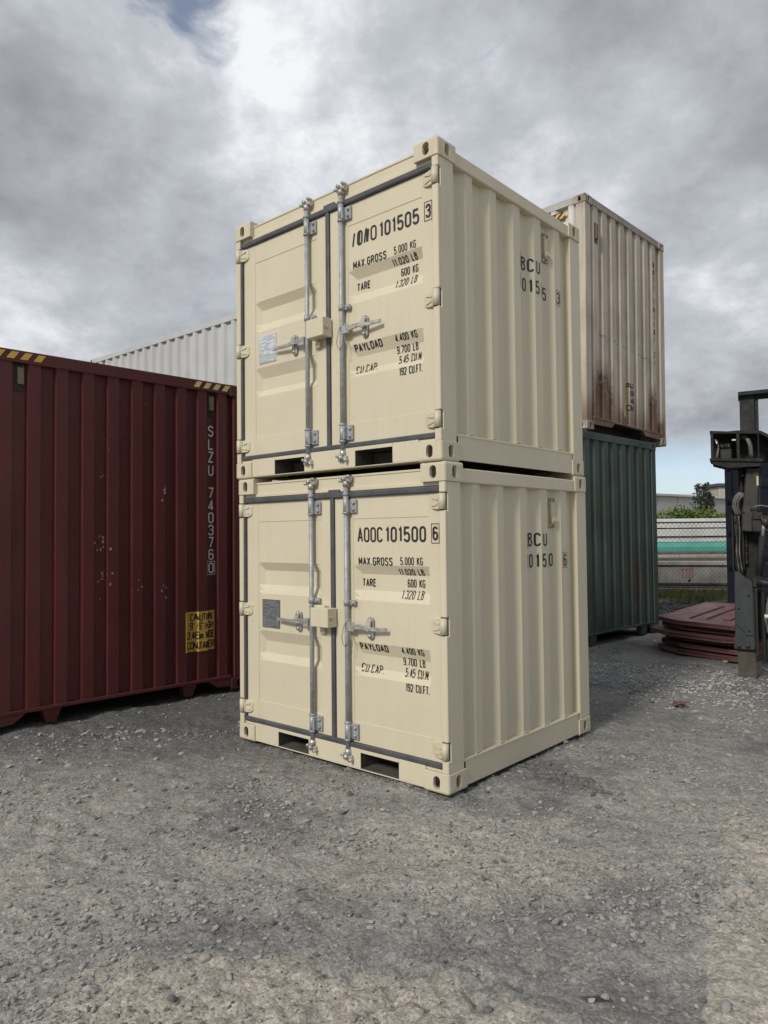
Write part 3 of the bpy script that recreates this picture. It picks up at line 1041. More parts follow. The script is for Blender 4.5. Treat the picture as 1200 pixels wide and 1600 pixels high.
def place_end(root, P, yaw, v_near, W_, L_, z=0.0):
    """P: a point on the end-wall plane (v = 0); v_near: v of the wall's near corner"""
    sd = Vector((math.sin(yaw), math.cos(yaw), 0))
    nv = Vector((math.cos(yaw), -math.sin(yaw), 0))
    c = Vector((P[0], P[1], 0)) + sd * (v_near + L_ / 2) - nv * (W_ / 2)
    root.location = (c.x, c.y, z)
    root.rotation_euler = (0, 0, -yaw)


def stripes(root, mp, v0, v1, z0, z1, n, d, mt, lean, name='hazard_stripe', back=None, nv=(1, 0, 0)):
    if back:
        MB().box(mp, min(v0, v1) - .03, max(v0, v1) + .03, z0 - .012, z1 + .012, d + .001, d + .003).build('stripe_panel', back, root)
    st = (v1 - v0) / n
    for i in range(n):
        a = v0 + st * i
        mb = MB()
        mb.poly([mp(a, z0, d), mp(a + st * .55, z0, d), mp(a + st * .55 + lean, z1, d), mp(a + lean, z1, d)])
        mb.orient(nv).build(name, mt, root)


def vent(root, mp, v0, v1, z0, z1, d, back=VENTD, cov=VENTM):
    o = MB().box(mp, v0, v1, z0, z1, d - .006, d, .002).build('vent', back, root)
    mb = MB()
    mb.box(mp, v0 + .018, v1 - .018, z0 + .055, z1 - .028, d - .028, d - .007, .003)
    mb.build('vent_cover', cov, o)
    mb = MB()
    for v_, z_ in ((v0 + .022, z1 - .014), (v1 - .022, z1 - .014), ((v0 + v1) / 2, z0 + .018)):
        mb.tube([mp(v_, z_, d - .007), mp(v_, z_, d - .014)], .006, 6)
    mb.build('vent_rivet', cov, o)


# dark red container
RW, RL, RH = 6.30, 2.54, 3.015
RY = R(44.3)
red, rf, rr, rdep = big_container('dark red high container on the left with yellow caution sign and white lettering', RW, RL, RH, RED, REDD, .220, .222, .098, .013, .122)
R0 = -.627        # v of the near corner in the measured frame
place_end(red, (-2.717, 5.986), RY, R0, RW, RL)
RV = lambda v: v - R0
rplace = lambda x, z: rr(x, z, rdep(x) - .003)
zs = np.linspace(2.588, 1.265, 13)
chars = [('S', 2.588, 2.480), ('L', 2.460, 2.352), ('Z', 2.335, 2.227), ('U', 2.205, 2.097), ('7', 1.985, 1.880), ('4', 1.862, 1.757), ('0', 1.742, 1.637),
         ('3', 1.622, 1.517), ('7', 1.503, 1.398), ('6', 1.385, 1.280), ('0', 1.254, 1.152)]
for ch, z1, z0 in chars:
    mb = MB()
    c_ = 2.157
    text_into(mb, ch, c_ - .030, c_ + .030, z0, z1, .0135, rplace)
    if z1 == 1.254:
        frame_into(mb, c_ - .042, c_ + .042, z0 - .012, z1 + .012, .006, rplace)
    mb.orient((1, 0, 0)).build('white_letter', WHITEP, red)
vent(red, rr, RV(1.482), RV(1.570), 2.678, 2.898, .054)
vent(red, rr, RV(-.283), RV(-.196), 2.688, 2.908, .054)
stripes(red, rr, RV(1.315), RV(1.735), 2.938, 2.995, 4, .0062, PALEY, .04)
stripes(red, rr, RV(-.46), RV(-.045), 2.938, 2.995, 4, .0062, YELLOW, .04)
sg = MB()
sus = np.unique(np.round(np.concatenate([np.arange(1.858, 2.196, .0334 / 2), [1.872, 1.886, 1.982, 1.996, 2.094, 2.108]]), 4))
sg.grid(sus, np.linspace(.418, .794, 8), lambda u, z: rr(u, z, rdep(u) - .0035 - .002 * mn.noise(Vector((u * 9, z * 9, 0)))))
sign = sg.orient((1, 0, 0)).build('caution_sign', YELLOW, red)
splace = lambda x, z: rr(x, z, rdep(x) - .0075)
mb = MB()
for s_, a, b, z0, z1 in (('CAUTION', 1.925, 2.165, .706, .778), ("9' 6\" HIGH", 1.920, 2.180, .624, .694), ('2,46m WIDE', 1.893, 2.190, .534, .606), ('CONTAINER', 1.890, 2.190, .440, .512)):
    text_into(mb, s_, a, b, z0, z1, .0105, splace, 0.16)
mb.orient((1, 0, 0)).build('sign_lettering', BLACKP, sign)
mb = MB()
rs = random.Random(5)
for vc, zc_, n, sp, sz in ((.435, 1.455, 9, .05, .010), (.47, 1.16, 8, .05, .009), (.43, 2.03, 5, .06, .006), (1.03, 1.92, 5, .04, .009), (1.02, 1.03, 8, .05, .009), (.74, 1.02, 5, .06, .006), (.52, 2.4, 3, .3, .004), (.9, 2.5, 3, .3, .004), (.3, .9, 5, .5, .004), (.85, .6, 5, .5, .004), (1.0, 1.6, 6, .4, .004)):
    for i in range(n):
        v_, z_ = RV(vc) + rs.gauss(0, sp * .6), zc_ + rs.gauss(0, sp)
        k = rs.randint(4, 7)
        s_ = sz * rs.uniform(.3, 1.25)
        a0 = rs.uniform(0, 6)
        mb.poly([rr(v_ + s_ * rs.uniform(.6, 1.2) * math.cos(a0 + 2 * math.pi * j / k), z_ + 1.5 * s_ * rs.uniform(.6, 1.2) * math.sin(a0 + 2 * math.pi * j / k), rdep(v_) - .002) for j in range(k)])
tag(mb.orient((1, 0, 0)).build('paint_scrapes', mat('scrape', (0.40, 0.33, 0.31), None, 0.8), red), kind='stuff')

# teal green container with the rust-streaked white one on top
GY = R(45)
GP = (3.354, 10.368)
GW, GL_, GH = 6.30, 2.45, 2.875
grn, gf, gr_, gdep = big_container('weathered teal green container standing beneath the rusty white one', GW, GL_, GH, GREEN, GREEN, .085, .2555, .120, .048, .14, d_in=.068, feet=(.75, .085, .08), gus=.16)
place_end(grn, GP, GY, 1.185 - GL_, GW, GL_)
mb = MB()
for a in (.30, GL_ - .55):
    for k in range(5):
        mb.prism([(a + k * .055, GH - .085, .0062), (a + k * .055 + .028, GH - .085, .0062), (a + k * .055 + .045, GH - .03, .0062), (a + k * .055 + .017, GH - .03, .0062)], (0, 0, .001), gr_)
mb.build('hazard_stripe', BLACKP, grn)
mb = MB()
sus = np.arange(1.62, 1.98, .03)
mb.grid(sus, [.50, 1.02], lambda u, z: gr_(u, z, gdep(u) - .003))
mb.orient((1, 0, 0)).build('faded_sign', mat('faded_brown_sign', (0.072, 0.050, 0.038), (0.058, 0.045, 0.036), 0.8), grn)
grn.rotation_euler = (0, 0, -GY)

WW, WL, WH = 6.30, 2.45, 3.235
wht, wf, wr_, wdep = big_container('dirty white container with rust runs stacked on the teal green one', WW, WL, WH, WRUST, WRUST, .2415, .2555, .125, .02, .165, feet=None, gus=.62, mc=WCAST)
place_end(wht, GP, GY, -.885, WW, WL, GH + .004)
vent(wht, wr_, .262, .345, 2.62, 2.90, .0155, plain('dark_vent', (.10, .075, .06), .8), plain('dark_vent_cover', (.16, .12, .10), .8))
stripes(wht, wf, .36, .92, 2.985, 3.065, 5, .0115, YELLOW, -.09, back=BLACKP, nv=(0, -1, 0))
wplace = lambda x, z: wr_(x, z, wdep(x) - .003)
mb = MB()
rs = random.Random(9)
z_ = 2.86
FAD = plain('worn_black_lettering', (.045, .038, .034), .8)
for ch in '^#1I 7^I1#/ 2':
    if ch != ' ':
        a = 2.068 + rs.uniform(-.006, .006)
        text_into(mb, ch, a, a + .05, z_ - .10, z_, .013, wplace)
    z_ -= .118
tag(mb.orient((1, 0, 0)).build('worn_lettering', FAD, wht), kind='stuff')
mb = MB()
for i in range(26):
    v_ = .45 + 1.75 * i / 26
    zc_ = 1.36 - .10 * i / 26 + rs.uniform(-.01, .01)
    if rs.random() < .75:
        mb.poly([wplace(v_, zc_), wplace(v_ + .05, zc_ - .005), wplace(v_ + .05, zc_ + .018), wplace(v_, zc_ + .022)])
mb.orient((1, 0, 0)).build('paint_line', mat('faint_yellow_paint', (.36, .29, .12), (.30, .26, .15), .8), wht)
sg = MB()
sg.grid(np.arange(1.075, 1.13, .007), [.30, .86], lambda u, z: wr_(u, z, wdep(u) - .0032))
sg.orient((1, 0, 0))
wsign = sg.build('faded_caution_sign', mat('faded_yellow_sign', (.55, .40, .08), (.40, .30, .10), .8), wht)
mb = MB()
for s, z0 in (('CAUT', .74), ("9 6H", .63), ('2 46', .52), ('CONT', .41)):
    text_into(mb, s, 1.135, 1.44, z0, z0 + .085, .017, lambda x, z: wr_(x, z, wdep(x) - .004), .12)
mb.orient((1, 0, 0)).build('faded_sign_lettering', FAD, wsign)
wht.rotation_euler = (R(-1.2), 0, -GY)     # the stack leans a little

# pale container pair far left
PY_ = R(40)
PWd, PLn, PHt = 2.54, 6.30, 2.69
for k, lb in ((0, 'pale grey container under the white corrugated one behind the dark red container'), (1, 'white corrugated container showing above the dark red container')):
    f, r, b, l = None, None, None, None
    cc, f, r, dd = big_container(lb, 8.2, 2.54, PHt, FARWHITE, FARWHITE, .11, .222, .098, .014, .13)
    # its long side (front face) carries the measured roof line
    fd = Vector((-math.cos(PY_), math.sin(PY_), 0))
    sd = Vector((math.sin(PY_), math.cos(PY_), 0))
    A = Vector((-6.25, 15.67, 0)) + fd * .15
    c = A - fd * 4.1 + sd * 1.27
    cc.location = (c.x, c.y, k * (PHt + .003))
    cc.rotation_euler = (0, 0, -PY_)
    if k == 1:
        vent(cc, f, 8.2 - .52, 8.2 - .42, PHt - .34, PHt - .12, .052, plain('grey_vent_back', (.3, .3, .28)), FARWHITE)
        vent(cc, f, 8.2 - 2.98, 8.2 - 2.90, PHt - .40, PHt - .18, .052, plain('grey_vent_edge', (.3, .3, .28)), FARWHITE)

# navy container on the right: its door end faces the yard
NW, NL, NH = 2.50, 6.2, 2.92
NYAW = R(45)
navy = thing('shipping_container', 'navy blue container with door hinges standing behind the forklift mast', 'shipping container')
nf, nr, nb, nl = faces_of(NW, NL)
add_castings(navy, NW, NL, NH, NAVY)
for mp in (nf, nb):
    for a, c in ((.008, .12), (NW - .12, NW - .008)):
        MB().box(mp, a, c, .117, NH - .117, .007, .15, .006).build('corner_post', NAVY, navy)
pf = trapez(NL, .1, NL - .1, .28, .075, .066, .016, .052, .19)
for mp, nv in ((nr, (1, 0, 0)), (nl, (-1, 0, 0))):
    corr_wall(MB(), mp, pf, .1, NH - .1, nv).build('side_wall', NAVY, navy)
    MB().box(mp, .182, NL - .182, NH - .105, NH - .004, .008, .07, .005).build('top_rail', NAVY, navy)
    MB().box(mp, .182, NL - .182, .02, .15, .008, .07, .005).build('bottom_rail', NAVY, navy)
MB().box(nb, .12, NW - .12, .02, NH - .004, .03, .07).build('end_wall', NAVY, navy)
MB().box(nf, .182, NW - .182, NH - .115, NH - .004, .012, .07, .005).build('header_rail', NAVY, navy)
MB().box(nf, .182, NW - .182, .02, .14, .012, .07, .005).build('sill', NAVY, navy)
MB().box(nf, .06, NW - .06, NH - .03, NH - .015, .07, NL - .07).build('roof', NAVY, navy)
for k, (a, c) in enumerate(((.125, NW / 2 - .01), (NW / 2 + .01, NW - .125))):
    mb = MB()
    mb.box(nf, a, c, .15, NH - .12, .040, .07, .004)
    for z0, z1 in ((.45, .62), (1.0, 1.17), (1.6, 1.77), (2.2, 2.37)):
        mb.prism([(a + .12, z0, .041), (a + .12, z0 + .05, .02), (a + .12, z1 - .05, .02), (a + .12, z1, .041)], (c - a - .24, 0, 0), nf)
    dr_ = mb.build('door', NAVY, navy)
    ue = .11 if k == 0 else NW - .11
    for z in (.30, .94, 1.52, 2.06, 2.62):
        hb = MB()
        hb.box(nf, ue - .05, ue + .05, z - .05, z + .05, .000, .038, .006)
        hb.tube([nf(ue + (.035 if k else -.035), z - .085, -.004), nf(ue + (.035 if k else -.035), z + .085, -.004)], .022, 10)
        hb.build('hinge', NAVY, dr_)
    ur = NW / 2 + (.28 if k else -.28)
    MB().tube([nf(ur, .06, .0), nf(ur, NH - .06, .0)], .017, 10).build('lock_rod', IRON2, dr_)
# left corner of the door end in the yard
Lc = Vector((5.80, 12.45, 0))
fd = Vector((-math.cos(NYAW), math.sin(NYAW), 0))
sd = Vector((math.sin(NYAW), math.cos(NYAW), 0))
c = Lc - fd * NW / 2 + sd * NL / 2
navy.location = (c.x, c.y, 0)
navy.rotation_euler = (0, 0, -NYAW)

# ------------------------------------------------------------------ stack of maroon steel panels
PV = [(3.536, 9.51), (3.595, 9.07), (3.99, 8.42), (4.20, 8.36), (5.65, 10.25), (5.38, 11.02), (4.975, 11.37)]
ax = Vector((.61, .79, 0)).normalized()
bx = Vector((.79, -.61, 0)).normalized()
ORD = ['topmost', 'second from the top', 'third from the top, jutting out', 'fourth from the top', 'fifth from the top', 'lowest']
pc = Vector((sum(p[0] for p in PV) / len(PV), sum(p[1] for p in PV) / len(PV), 0))
for k in range(6):
    zt = .425 - k * .071
    pa = thing('steel_panel', 'maroon steel panel, %s of the stack by the forklift' % ORD[k], 'metal panel', (pc.x, pc.y, zt - .055), R((0, .7, -.6, .5, -.7, .3)[k]), 'stacked maroon steel panels')
    sh = ((0, 0), (.06, .05), (-.10, .00), (.10, .07), (.05, .02), (-.02, .0))[k]
    pts = [(p[0] - pc.x + sh[0], p[1] - pc.y + sh[1], 0) for p in PV]
    MB().prism([(a, b, .012) for a, b, _ in pts], (0, 0, .036), None, .004).build('sheet', MAROON, pa)
    rim = MB()
    n = len(pts)
    for i in range(n):
        a, b = Vector(pts[i]), Vector(pts[(i + 1) % n])
        d = (b - a).normalized()
        nn = Vector((-d.y, d.x, 0)) * .05
        rim.prism([a + d * .002, b - d * .002, b - d * .002 + nn * .8, a + d * .002 + nn * .8], (0, 0, .050))
    rim.build('rim', MAROON, pa)
    rb = MB()
    org = Vector((3.595 - pc.x + sh[0], 9.07 - pc.y + sh[1], 0))
    for j in range(5):
        o_ = org + bx * (.08 + j * .20) + ax * (.26 + .02 * (j % 2))
        w_ = .085 if j > 1 else .020
        q = [o_, o_ + ax * 1.75, o_ + ax * 1.75 + bx * w_, o_ + bx * w_]
        rb.prism([(p.x, p.y, .047) for p in q], (0, 0, .022), None, .006)
    rb.build('rib', MAROON, pa)

# ------------------------------------------------------------------ forklift mast at the right edge
FY, FA, FD = 7.55, R(25.9), 8.392
fk = thing('forklift', 'dark grey forklift mast with hoses and a boxed valve cage at the right edge', 'forklift', (3.667, FY, 0), -FA)


def fm_(px, py, d):       # plan of the mast as measured: across, back, up in metres
    t_ = FD * math.tan(math.atan((px - 600) / F_PX) - FA)
    y_ = FY - t_ * math.sin(FA)
    return (t_, d, CAM_H + (831.4 - py) * y_ / F_PX)


mb = MB()
mb.box(fm_, 1160, 1184, 674, 613, .12, .30, .006)
mb.box(fm_, 1184.5, 1190, 674, 613, .14, .34, .004)
mb.build('mast_column', IRON2, fk)
MB().prism([(1158, 616, .06), (1158, 609.5, .06), (1330, 594, .06), (1330, 601, .06)], (0, 0, .36), fm_, .006).build('top_beam', IRON, fk)
MB().box(fm_, 1300, 1328, 1010, 602, .12, .34, .006).build('mast_column', IRON2, fk)
cage = MB()
cage.prism([(1112, 676, .0), (1112, 672, .0), (1140, 673.2, .0), (1156, 671.8, .0), (1192, 672.5, .0), (1215, 684, .0), (1215, 689, .0), (1190, 677, .0)], (0, 0, .44), fm_)
cage.prism([(1111, 719, -.01), (1111, 715.5, -.01), (1194, 716.5, -.01), (1194, 721.5, -.01)], (0, 0, .46), fm_)
cage.prism([(1114, 719.5, .01), (1193, 722, .01), (1190, 728, .01), (1140, 730.5, .01), (1115, 724, .01)], (0, 0, .40), fm_)
for a, b in ((1113, 1117.5), (1153.5, 1158.5), (1187, 1189)):
    for d in (.0, .40):
        cage.box(fm_, a, b, 717, 674, d, d + .035, .003)
cage.build('valve_cage', IRON, fk)
mb = MB()
mb.box(fm_, 1127, 1146, 716, 699, .10, .30, .01)
mb.tube([fm_(1136.5, 699, .2), fm_(1136.5, 688, .2)], .055, 12)
mb.tube([fm_(1131, 699, .14), fm_(1131, 692, .14)], .025, 10)
mb.tube([fm_(1141, 699, .14), fm_(1141, 690, .14)], .022, 10)
mb.build('control_valve', GREASE, fk)
mb = MB()
mb.box(fm_, 1112, 1215, 717, 676, .41, .45)
mb.box(fm_, 1158, 1199, 716, 676, .30, .40)
mb.build('cage_back', IRON, fk)
hz = MB()
hz.tube([fm_(1120, 684, .1), fm_(1123.5, 690, .06), (fm_(1124, 700, .06)), fm_(1122, 712, .1), fm_(1121, 716, .12)], .012, 8)
hz.tube([fm_(1122, 684, .14), fm_(1125, 695, .12), fm_(1124, 715, .14)], .011, 8)
hz.build('hose', ZINC, fk)
hz = MB()
hz.tube([fm_(1160, 681, .2), fm_(1167, 680, .12), fm_(1172, 685, .08), fm_(1175, 694, .07), fm_(1176, 706, .09), fm_(1177, 716, .12)], .022, 10)
hz.build('hose', HOSE, fk)
MB().box(fm_, 1146.5, 1153, 687.5, 685.2, .03, .05, .002).build('light_strip', plain('pale_plate', (.75, .75, .72)), fk)
mb = MB()
mb.prism([(1168, 730, .10), (1189, 730, .10), (1184, 808, .10), (1181, 832, .10), (1158, 830, .10), (1160, 800, .10)], (0, 0, .16), fm_, .01)
mb.build('tilt_arm', mat('dusty_arm', (.048, .045, .041), (.030, .028, .026), .65, 0, 6, .3, 30), fk)
MB().prism([(1188.5, 722, .13), (1192, 722, .13), (1187, 832, .13), (1182, 832, .13)], (0, 0, .12), fm_, .005).build('tilt_arm_web', IRON2, fk)
MB().box(fm_, 1183.5, 1187, 758, 743, .092, .098, .001).build('warning_label', mat('pale_label', (.50, .47, .28), (.4, .38, .22), .6), fk)
mb = MB()
mb.box(fm_, 1155, 1187, 1000, 724, .30, .42, .006)
mb.box(fm_, 1157, 1162, 893, 724, .22, .30, .004)
mb.build('mast_rail', IRON, fk)
mb = MB()
mb.box(fm_, 1142.5, 1145, 893, 803, .16, .36, .002)
mb.box(fm_, 1145, 1157, 893, 806, .30, .33, .002)
mb.build('guard_plate', IRON2, fk)
for k, (x0, r_) in enumerate(((0, .014), (3, .014), (7, .009))):
    p_ = [(1164, 771 + k * 3, .14), (1158 - 3 + x0, 770 + k * 2, .12), (1151 + x0, 774 + k, .12), (1146.5 + x0, 782, .12), (1146 + x0, 790, .12), (1149 + x0, 800, .14), (1152 + x0 * .6, 808, .18)]
    MB().tube([fm_(*q) for q in p_], r_, 8).build('hose', HOSE, fk)
mb = MB()
mb.prism([(1143.5, 1012, .0), (1145, 893, .0), (1153, 893, .0), (1160, 901, .0), (1173, 909, .0), (1173, 1014, .0)], (0, 0, .05), fm_, .004)
mb.prism([(1145, 936, -.012), (1162, 925, -.012), (1173, 924, -.012), (1173, 992, -.012), (1160, 992, -.012), (1160, 988, -.012), (1145, 974, -.012)], (0, 0, .012), fm_, .003)
mb.prism([(1142, 1012, -.02), (1142, 993.5, -.02), (1174, 996, -.02), (1174, 1014.5, -.02)], (0, 0, .07), fm_, .004)
for q in (1149, 1163):
    mb.tube([fm_(q, 1008, -.032), fm_(q, 1008, -.01)], .020, 10)
mb.build('lower_plate', mat('blue_grey_plate', (.038, .042, .049), (.026, .029, .033), .6, 0, 9, .2, 40, spots=(.2, .19, .18), sp_scale=16, sp_th=.69), fk)
mb = MB()
mb.box(fm_, 1172.5, 1175, 1012, 925, -.02, .10, .003)
mb.box(fm_, 1175.5, 1180, 1025, 918, .00, .12, .004)
mb.build('edge_bar', IRON2, fk)
mb = MB()
mb.box(fm_, 1172, 1188, 918, 902, -.02, .12, .01)
mb.tube([fm_(1180, 909, -.03), fm_(1210, 914, -.02)], .04, 12)
mb.tube([fm_(1177, 918, .02), fm_(1177, 926, .02)], .02, 8)
mb.build('tilt_bracket', GREASE, fk)
mb = MB()
mb.box(fm_, 1174, 1215, 832, 806, .05, .2, .012)
mb.box(fm_, 1176, 1192, 812, 800, .03, .1, .008)
mb.tube([fm_(1189, 806, .02), fm_(1193, 818, .02), fm_(1203, 823, .02)], .018, 8)
mb.build('tilt_bracket', GREASE, fk)
for p_ in ([(1173, 796, .08), (1180, 791, .05), (1190, 790, .05), (1215, 794, .06)], [(1215, 918, -.04), (1200, 926, -.06), (1195, 945, -.06), (1192, 965, -.06), (1195, 985, -.05), (1206, 1002, -.04)],
           [(1218, 925, -.0), (1206, 934, -.03), (1200, 950, -.03), (1198, 968, -.03), (1203, 990, -.03)]):
    MB().tube([fm_(*q) for q in p_], .016 if len(p_) > 4 else .008, 8).build('hose', HOSE, fk)
MB().tube([fm_(1190, 962, -.06), fm_(1199, 962, -.06)], .022, 10).build('hose_clamp', plain('white_tape', (.7, .7, .68)), fk)
mb = MB()
mb.box(fm_, 1186, 1192, 1036, 925, .02, .1, .008)
mb.box(fm_, 1190, 1260, 1034, 1000, .05, .3, .012)
mb.box(fm_, 1180, 1320, 1000, 940, .2, .4, .01)
mb.build('carriage', IRON, fk)
# lift chain, tilt ram and the loose runs of hose behind the plates
for k in range(22):
    py_ = 738 + k * 6.6
    lk = MB().box(fm_, 1163.2 if k % 2 else 1163.8, 1166.4 if k % 2 else 1165.8, py_ + 5.6, py_, .235, .250 if k % 2 else .258, .001)
    lk.build('chain_link', GREASE, fk)
MB().tube([fm_(1191, 838, .06), fm_(1187, 868, .06), fm_(1183, 900, .06)], .034, 12).build('ram_cylinder', IRON2, fk)
MB().tube([fm_(1194, 812, .06), fm_(1191, 838, .06)], .018, 12).build('ram_rod', GALV, fk)
for k in range(4):
    x0 = 1147 + k * 2.4
    MB().tube([fm_(x0, 806, .12), fm_(x0 + 1.2, 830, .10 + .02 * k), fm_(x0 - .4, 862, .12), fm_(x0 + 1.8, 886, .10), fm_(x0 + 4, 900, .14)], .0075, 7).build('hose', HOSE if k % 2 else IRON2, fk)
for px_, py_ in ((1148, 815), (1148, 885), (1162, 742), (1162, 800), (1176, 738), (1176, 815), (1166, 930), (1150, 950), (1166, 985)):
    MB().tube([fm_(px_, py_, -.022 if py_ > 900 else .09), fm_(px_, py_, .0 if py_ > 900 else .12)], .011, 6).build('bolt', GREASE, fk)
for a_, b_y in ((1192, 850), (1192, 880), (1191, 905)):
    MB().box(fm_, a_ - 4, a_ + 30, b_y + 5, b_y, .10, .2, .006).build('cross_member', IRON, fk)
# chassis and wheels, just outside the picture
mb = MB()
mb.box(lambda u, z, d: (u, d, z), 1.35, 3.2, .45, 1.25, -1.2, .2, .06)
mb.box(lambda u, z, d: (u, d, z), 2.6, 3.4, .5, 1.6, -1.15, .15, .1)
mb.build('chassis', IRON2, fk)
mb = MB()
for x_ in (1.55, 2.85):
    for y_ in (-1.05, .05):
        mb.tube([(x_, y_ - .15, .36), (x_, y_ + .15, .36)], .36, 20)
mb.build('wheel', RUBBER, fk)
mb = MB()
for x_ in (1.5, 2.8):
    for y_ in (-1.1, .1):
        mb.tube([(x_, y_, 1.2), (x_ + .05, y_, 2.2)], .03, 8)
mb.box(lambda u, z, d: (u, d, z), 1.4, 2.9, 2.18, 2.24, -1.15, .15, .02)
mb.build('overhead_guard', IRON, fk)
MB().tube([fm_(1183, 1040, .0), fm_(1190, 1044, -.05), fm_(1197, 1047, -.08), fm_(1215, 1046, -.1)], .006, 6).build('cable', HOSE, fk)

blk = MB()
blk.box(fm_, 1147, 1176, 1061, 1015, .03, .30, .006)
b_ = tag(blk.build('timber_block', mat('dark_damp_timber', (.085, .077, .064), (.055, .050, .043), .9, 0, 5, .6, 40)), 'weathered square timber block under the forklift mast', 'timber block')
b_.location = (3.667, FY, 0)
b_.rotation_euler = (0, 0, -FA)

# ------------------------------------------------------------------ chain-link fence
fx0, fx1, fy, fh = 3.6, 11.4, 17.5, 1.74
fn = thing('chain_link_fence', 'grey chain-link fence in front of the stacked concrete beams', 'fence', ((fx0 + fx1) / 2, fy, 0))
cx = (fx0 + fx1) / 2
for x in (4.6, 6.5, 8.9, 11.2):
    MB().tube([(x - cx, .03, -.1), (x - cx, .03, fh + .04)], .024, 10).build('post', WIRE, fn)
MB().tube([(fx0 - cx, .03, fh), (fx1 - cx, .03, fh)], .020, 8).build('top_rail', WIRE, fn)
mb = MB()
st = .104
x = fx0 - fh
while x < fx1:
    for s in (1, -1):
        xa, xb, za, zb = (x, x + fh, .03, fh) if s > 0 else (x, x + fh, fh, .03)
        if xa < fx0:
            t_ = (fx0 - xa) / fh
            za, xa = za + (zb - za) * t_, fx0
        if xb > fx1:
            t_ = (fx1 - xa) / (xb - xa)
            zb, xb = za + (zb - za) * t_, fx1
        if xb - xa > .05:
            mb.tube([(xa - cx, s * .003, za), (xb - cx, s * .003, zb)], .0036, 3, caps=False)
    x += st
tag(mb.build('wire_mesh', WIRE, fn), kind='stuff')

# ------------------------------------------------------------------ stacked precast beams beyond the fence
def beam(label, x, y, z0, z1, dep, ln, yaw, m, name='concrete_beam', group='precast beams stacked beyond the fence', cat='concrete beam', taper=.0, flange=0.0):
    mb = MB()
    q = [(-ln / 2, 0, 0), (-ln / 2, dep, 0), (-ln / 2, dep, z1 - z0), (-ln / 2, taper, z1 - z0)]
    if taper:
        q.insert(3, (-ln / 2, taper, z1 - z0))
        q = [(-ln / 2, 0, 0), (-ln / 2, dep, 0), (-ln / 2, dep, z1 - z0), (-ln / 2, taper, z1 - z0), (-ln / 2, 0, (z1 - z0) * .52)]
    mb.prism(q, (ln, 0, 0), None, .01)
    if flange:
        mb.box(lambda u, z, d: (u, d, z), -ln / 2, ln / 2, z1 - z0 + .002, z1 - z0 + flange, -.07, dep + .05, .012)
    o = mb.build(name, m)
    o.location = (x, y, z0)
    o.rotation_euler = (0, 0, yaw)
    return tag(o, label, cat, group)


YB = R(-17)
bb = beam('stained grey concrete beam with red sprayed number 110', 7.9, 19.2, .17, .64, .5, 7.5, YB, CONC2, flange=.10)
mb = MB()
bl = lambda x, z: (x, -.004, z)
gx = .02
text_into(mb, '110', gx - .16, gx + .14, .12, .40, .026, bl, .25, .05)
mb.orient((0, -1, 0)).build('sprayed_number', GRAFF, bb)
MB().tube([(gx + .05, -.004, .075), (gx + .05, .03, .075)], .035, 14).build('hole', plain('hole_dark', (.01, .01, .01)), bb)
beam('low weathered timber bearer under the concrete beam marked 110', 7.9, 19.0, .0, .10, .9, 7.8, YB, WOOD, 'timber_bearer', 'timbers under the beams', 'timber')
beam('long pale kerb-like concrete strip at the foot of the beams', 7.9, 18.75, .0, .06, .18, 7.5, YB, CONC2)
for k, (y_, z0, z1, m_) in enumerate(((20.2, .60, .80, WOOD), (20.9, .62, .86, CONC2), (21.6, .66, .93, WOOD))):
    beam(('brown rough timber lying nearest behind the beam marked 110', 'stained narrow concrete beam between two rough timbers', 'brown rough timber lying against the teal coated beam')[k], 8.3, y_, z0, z1, .45, 8, R(-6), m_, 'timber_baulk' if m_ is WOOD else 'concrete_beam', 'timbers on the beam stack' if m_ is WOOD else 'precast beams stacked beyond the fence', 'timber' if m_ is WOOD else 'concrete beam')
    for x_ in (6.6, 9.6):
        beam('short timber bearer block carrying the low timbers', x_, y_ + .02, -.02, z0 - .002, .4, .4, R(-6), WOOD, 'bearer_block', 'bearer blocks under the beams', 'timber')
beam('teal coated beam with a sloped upper face', 8.9, 23.0, .90, 1.19, .6, 9, 0, TEAL, 'coated_beam', cat='coated beam', taper=.10)
beam('pale concrete beam directly on the teal coated beam', 8.9, 23.18, 1.20, 1.35, .6, 9, 0, CONC)
beam('grey concrete beam second from the top of the stack', 8.9, 23.1, 1.385, 1.61, .6, 9, 0, CONC)
beam('grey concrete beam topmost on the stack beyond the fence', 8.9, 23.15, 1.65, 1.79, .6, 9, 0, CONC)
beam('white concrete slab lying behind the topmost grey beam', 10.2, 24.2, 1.74, 1.96, .6, 9, R(1.5), CONC)
for z0, z1, y_ in ((1.352, 1.383, 23.4), (1.612, 1.648, 23.4)):
    for x_ in (5.2, 8.93, 12.6):
        beam('small timber spacer between two concrete beams', x_, y_, z0, z1, .12, .12, 0, WOOD, 'spacer', 'spacers in the beam stack', 'timber')
for x_ in (5.6, 12.2):
    beam('concrete support block under the teal coated beam', x_, 23.05, -.02, .895, .5, .5, 0, CONC2, 'support_block', 'support blocks under the beam stack', 'concrete block')
    beam('concrete support block under the white slab', x_ + 1.2, 24.25, -.02, 1.735, .5, .5, R(1.5), CONC2, 'support_block', 'support blocks under the white slab', 'concrete block')


